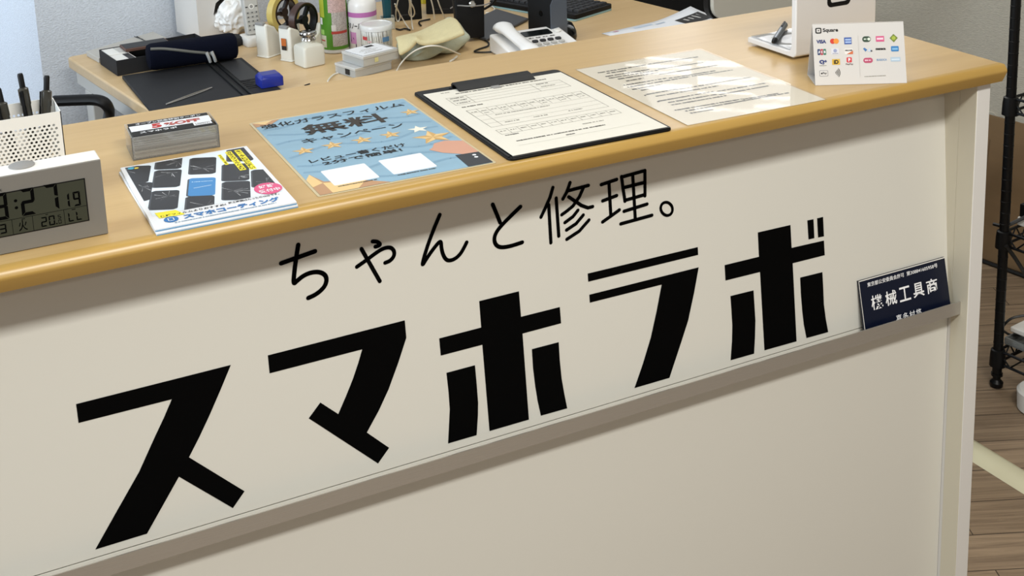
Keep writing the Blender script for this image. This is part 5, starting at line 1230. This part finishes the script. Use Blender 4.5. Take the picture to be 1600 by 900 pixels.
# black wire shelf
S0 = Vector((2.119, 1.917, 0))
ws = thing('wire_shelf', 'black wire shelf rack on round posts at the right', 'shelf', tuple(S0))
SU, SVv = RU*.42, RV*.62
posts = [S0, S0+SU, S0+SU+SVv, S0+SVv]
met = mat('black_steel', '#0a0a0b', .4, .3)
for P in posts:
    pf = [(.0104, .030)]
    for k in range(60): pf += [(.0104, .055+k*.0254), (.0110, .0555+k*.0254), (.0110, .0573+k*.0254), (.0104, .0578+k*.0254)]
    MB().lathe(pf+[(.0104, 1.6), (0, 1.602)], 20, None, Matrix.Translation(P)).build('post', met, ws, world=True, smooth=True)
    MB().lathe([(.0120, .0005), (.0140, .003), (.0145, .012), (.0110, .016), (.0085, .019), (.0085, .026), (.0125, .028), (.0125, .034)], 20, None, Matrix.Translation(P)).build('levelling_foot', met, ws, world=True, smooth=True)
tiers = (.088, .367, .669, 1.15)
for zt_ in tiers:
    sh_ = MB()
    def wire(a, b, r=.0028): sh_.cyl(a, b, r, 8)
    for i in range(4):
        a, b = posts[i], posts[(i+1) % 4]
        for dz in (0, -.030): wire(a+Vector((0, 0, zt_+dz)), b+Vector((0, 0, zt_+dz)), .0032)
        n = 10
        for k in range(n):
            p = a+(b-a)*(k+.02)/n; m_ = a+(b-a)*(k+.5)/n; e = a+(b-a)*(k+.98)/n
            wire(p+Vector((0, 0, zt_)), m_+Vector((0, 0, zt_-.030)), .0018); wire(m_+Vector((0, 0, zt_-.030)), e+Vector((0, 0, zt_)), .0018)
    for k in range(1, 22): wire(posts[0]+SVv*k/22+Vector((0, 0, zt_)), posts[1]+SVv*k/22+Vector((0, 0, zt_)), .0016)
    for k in (1, 2): wire(posts[0]+SU*k/3+Vector((0, 0, zt_-.004)), posts[3]+SU*k/3+Vector((0, 0, zt_-.004)), .0026)
    tier = sh_.build('wire_tier', met, ws, world=True, smooth=True)
    for P in posts: MB().lathe([(.0106, zt_-.036), (.0175, zt_-.036), (.0165, zt_-.010), (.0150, zt_+.002), (.0112, zt_+.004)], 20, None, Matrix.Translation(P), cap=False).build('collar', met, tier, world=True, smooth=True)

# things on and under the shelf
def shelf_pt(px, py, z): return onz(px, py, z)
zt_ = .3705
p = onz(1589, 352, zt_); SM = Matrix.Translation((p.x, p.y, zt_)) @ Matrix.Rotation(RA, 4, 'Z')
bw = thing('adapter_box', 'black adapter with a white lower half on the middle wire tier', 'device', (p.x, p.y, zt_))
MB().box((0, -.11, .0004), (.09, 0, .020), None, SM).build('white_half', M_['white'], bw, world=True, bevel=.002)
MB().box((.003, -.105, .020), (.09, -.002, .050), None, SM).build('black_half', M_['black'], bw, world=True, bevel=.002)
cable('black_cable', 'black cord curling from the black and white adapter to the shelf post', [SM @ Vector((.003, -.03, .034)), SM @ Vector((-.02, -.02, .025)), SM @ Vector((-.045, .0, .008)), SM @ Vector((-.040, .03, .0035))], .004, bc)
cable('black_cable', 'black cord dropping diagonally below the middle wire tier', [onz(1572, 384, .345), onz(1584, 400, .318), onz(1600, 425, .27), onz(1622, 460, .20)], .0045, bc)
zt_ = .0915
p = onz(1566, 538, zt_); SM = Matrix.Translation((p.x+.006, p.y, zt_)) @ Matrix.Rotation(RA, 4, 'Z')
gb = thing('clear_tray', 'smoky clear tray on the bottom wire tier under the white router', 'tray', (p.x, p.y, zt_))
q = MB()
for lo, hi in (((0, -.20, .0004), (.24, 0, .003)), ((0, -.2, .003), (.003, 0, .016)), ((.237, -.2, .003), (.24, 0, .016)), ((.003, -.2, .003), (.237, -.197, .016)), ((.003, -.003, .003), (.237, 0, .016))): q.box(lo, hi, None, SM)
q.build('tray_body', clear_mat('smoky_clear', '#b9bdbb', .35, .1), gb, world=True)
rt_ = thing('router_stand', 'small black block carrying the white router on the clear tray', 'block', tuple(SM @ Vector((.07, -.07, .0032))))
MB().box((.035, -.17, .0034), (.20, -.030, .030), None, SM).build('block', M_['black'], rt_, world=True, bevel=.002)
rr_ = thing('white_router', 'flat white router on the bottom tier of the wire shelf', 'router', tuple(SM @ Vector((.07, -.07, .031))))
MB().box((.006, -.19, .0305), (.21, -.008, .0430), None, SM).build('housing', M_['white'], rr_, world=True, bevel=.003)
MB().box((.060, -.16, .0430), (.19, -.030, .0560), None, SM).build('raised_top', M_['white'], rr_, world=True, bevel=.004)
cable('black_cable', 'thin black cable looping from the shelf post to the white router', [onz(1562, 520, .10), onz(1570, 505, .135), onz(1582, 496, .150), onz(1600, 493, .155)], .0028, bc)
cable('black_cable', 'thin black cable lying on the clear tray below the white router', [onz(1568, 517, .10), onz(1578, 524, .100), onz(1590, 524, .104), onz(1604, 520, .108)], .0028, bc)
p = onz(1588, 640, 0); cc = Vector((p.x+.040, p.y-.024, 0))
wtub = thing('white_canister', 'white rounded canister on the floor under the wire shelf', 'canister', tuple(cc))
MB().lathe([(.040, .0005), (.044, .004), (.0455, .036), (.0455, .0375)], 40, None, Matrix.Translation(cc)).build('canister_body', M_['white'], wtub, world=True, smooth=True)
MB().lathe([(.0460, .0378), (.0462, .044), (.041, .050), (.020, .0525), (0, .053)], 40, None, Matrix.Translation(cc)).build('lid', M_['white'], wtub, world=True, smooth=True)
# floor cable cover
e0, e1_ = onz(1512, 684, 0), onz(1640, 762, 0)
cv = thing('cable_cover', 'pale cream cable cover strip running across the floor beside the counter', 'cable cover', tuple(e0))
d = (e1_-e0).normalized(); nn_ = Vector((-d.y, d.x, 0)); e0 = e0-d*.25; 
prof = [(-.060, .0005), (-.052, .008), (-.038, .0125), (-.018, .0130), (-.006, .0085), (.0, .0005)]
n = len(prof); a, b = e0, e1_+d*.7
MB().loft([[P+nn_*(-x if 0 else x)+Vector((0, 0, z)) for x, z in prof] for P in (a, b)]).build('cover', mat('cream_pvc', '#d8d3b4', .35), cv, world=True, smooth=True)
cable('black_cable', 'black cord lying along the foot of the wall behind the counter end', [room(RW-.085, .1, .006), room(RW-.080, .5, .006), room(RW-.088, .8, .006), room(RW-.080, 1.3, .006)], .006, bc)
bpy.data.objects.remove(_to)
GROUPS = {'white_cable': 'white cables among the desk supplies', 'black_cable': 'black cables around the desk and shelf', 'grey_cable': 'grey cables at the monitor stand', 'tape_roll': 'tape rolls on the two dispensers',
    'small_carton': 'small cartons in the black tray', 'cleaning_cloth': 'folded cleaning cloths on the desk', 'flat_clear_case': 'flat clear cases stacked on the desk', 'network_box': 'black boxes at the back of the desk', 'task_chair': 'office chairs behind the counter'}
for o in S.objects:
    if o.parent is None and o.name.split('.')[0] in GROUPS and 'group' not in o: o['group'] = GROUPS[o.name.split('.')[0]]
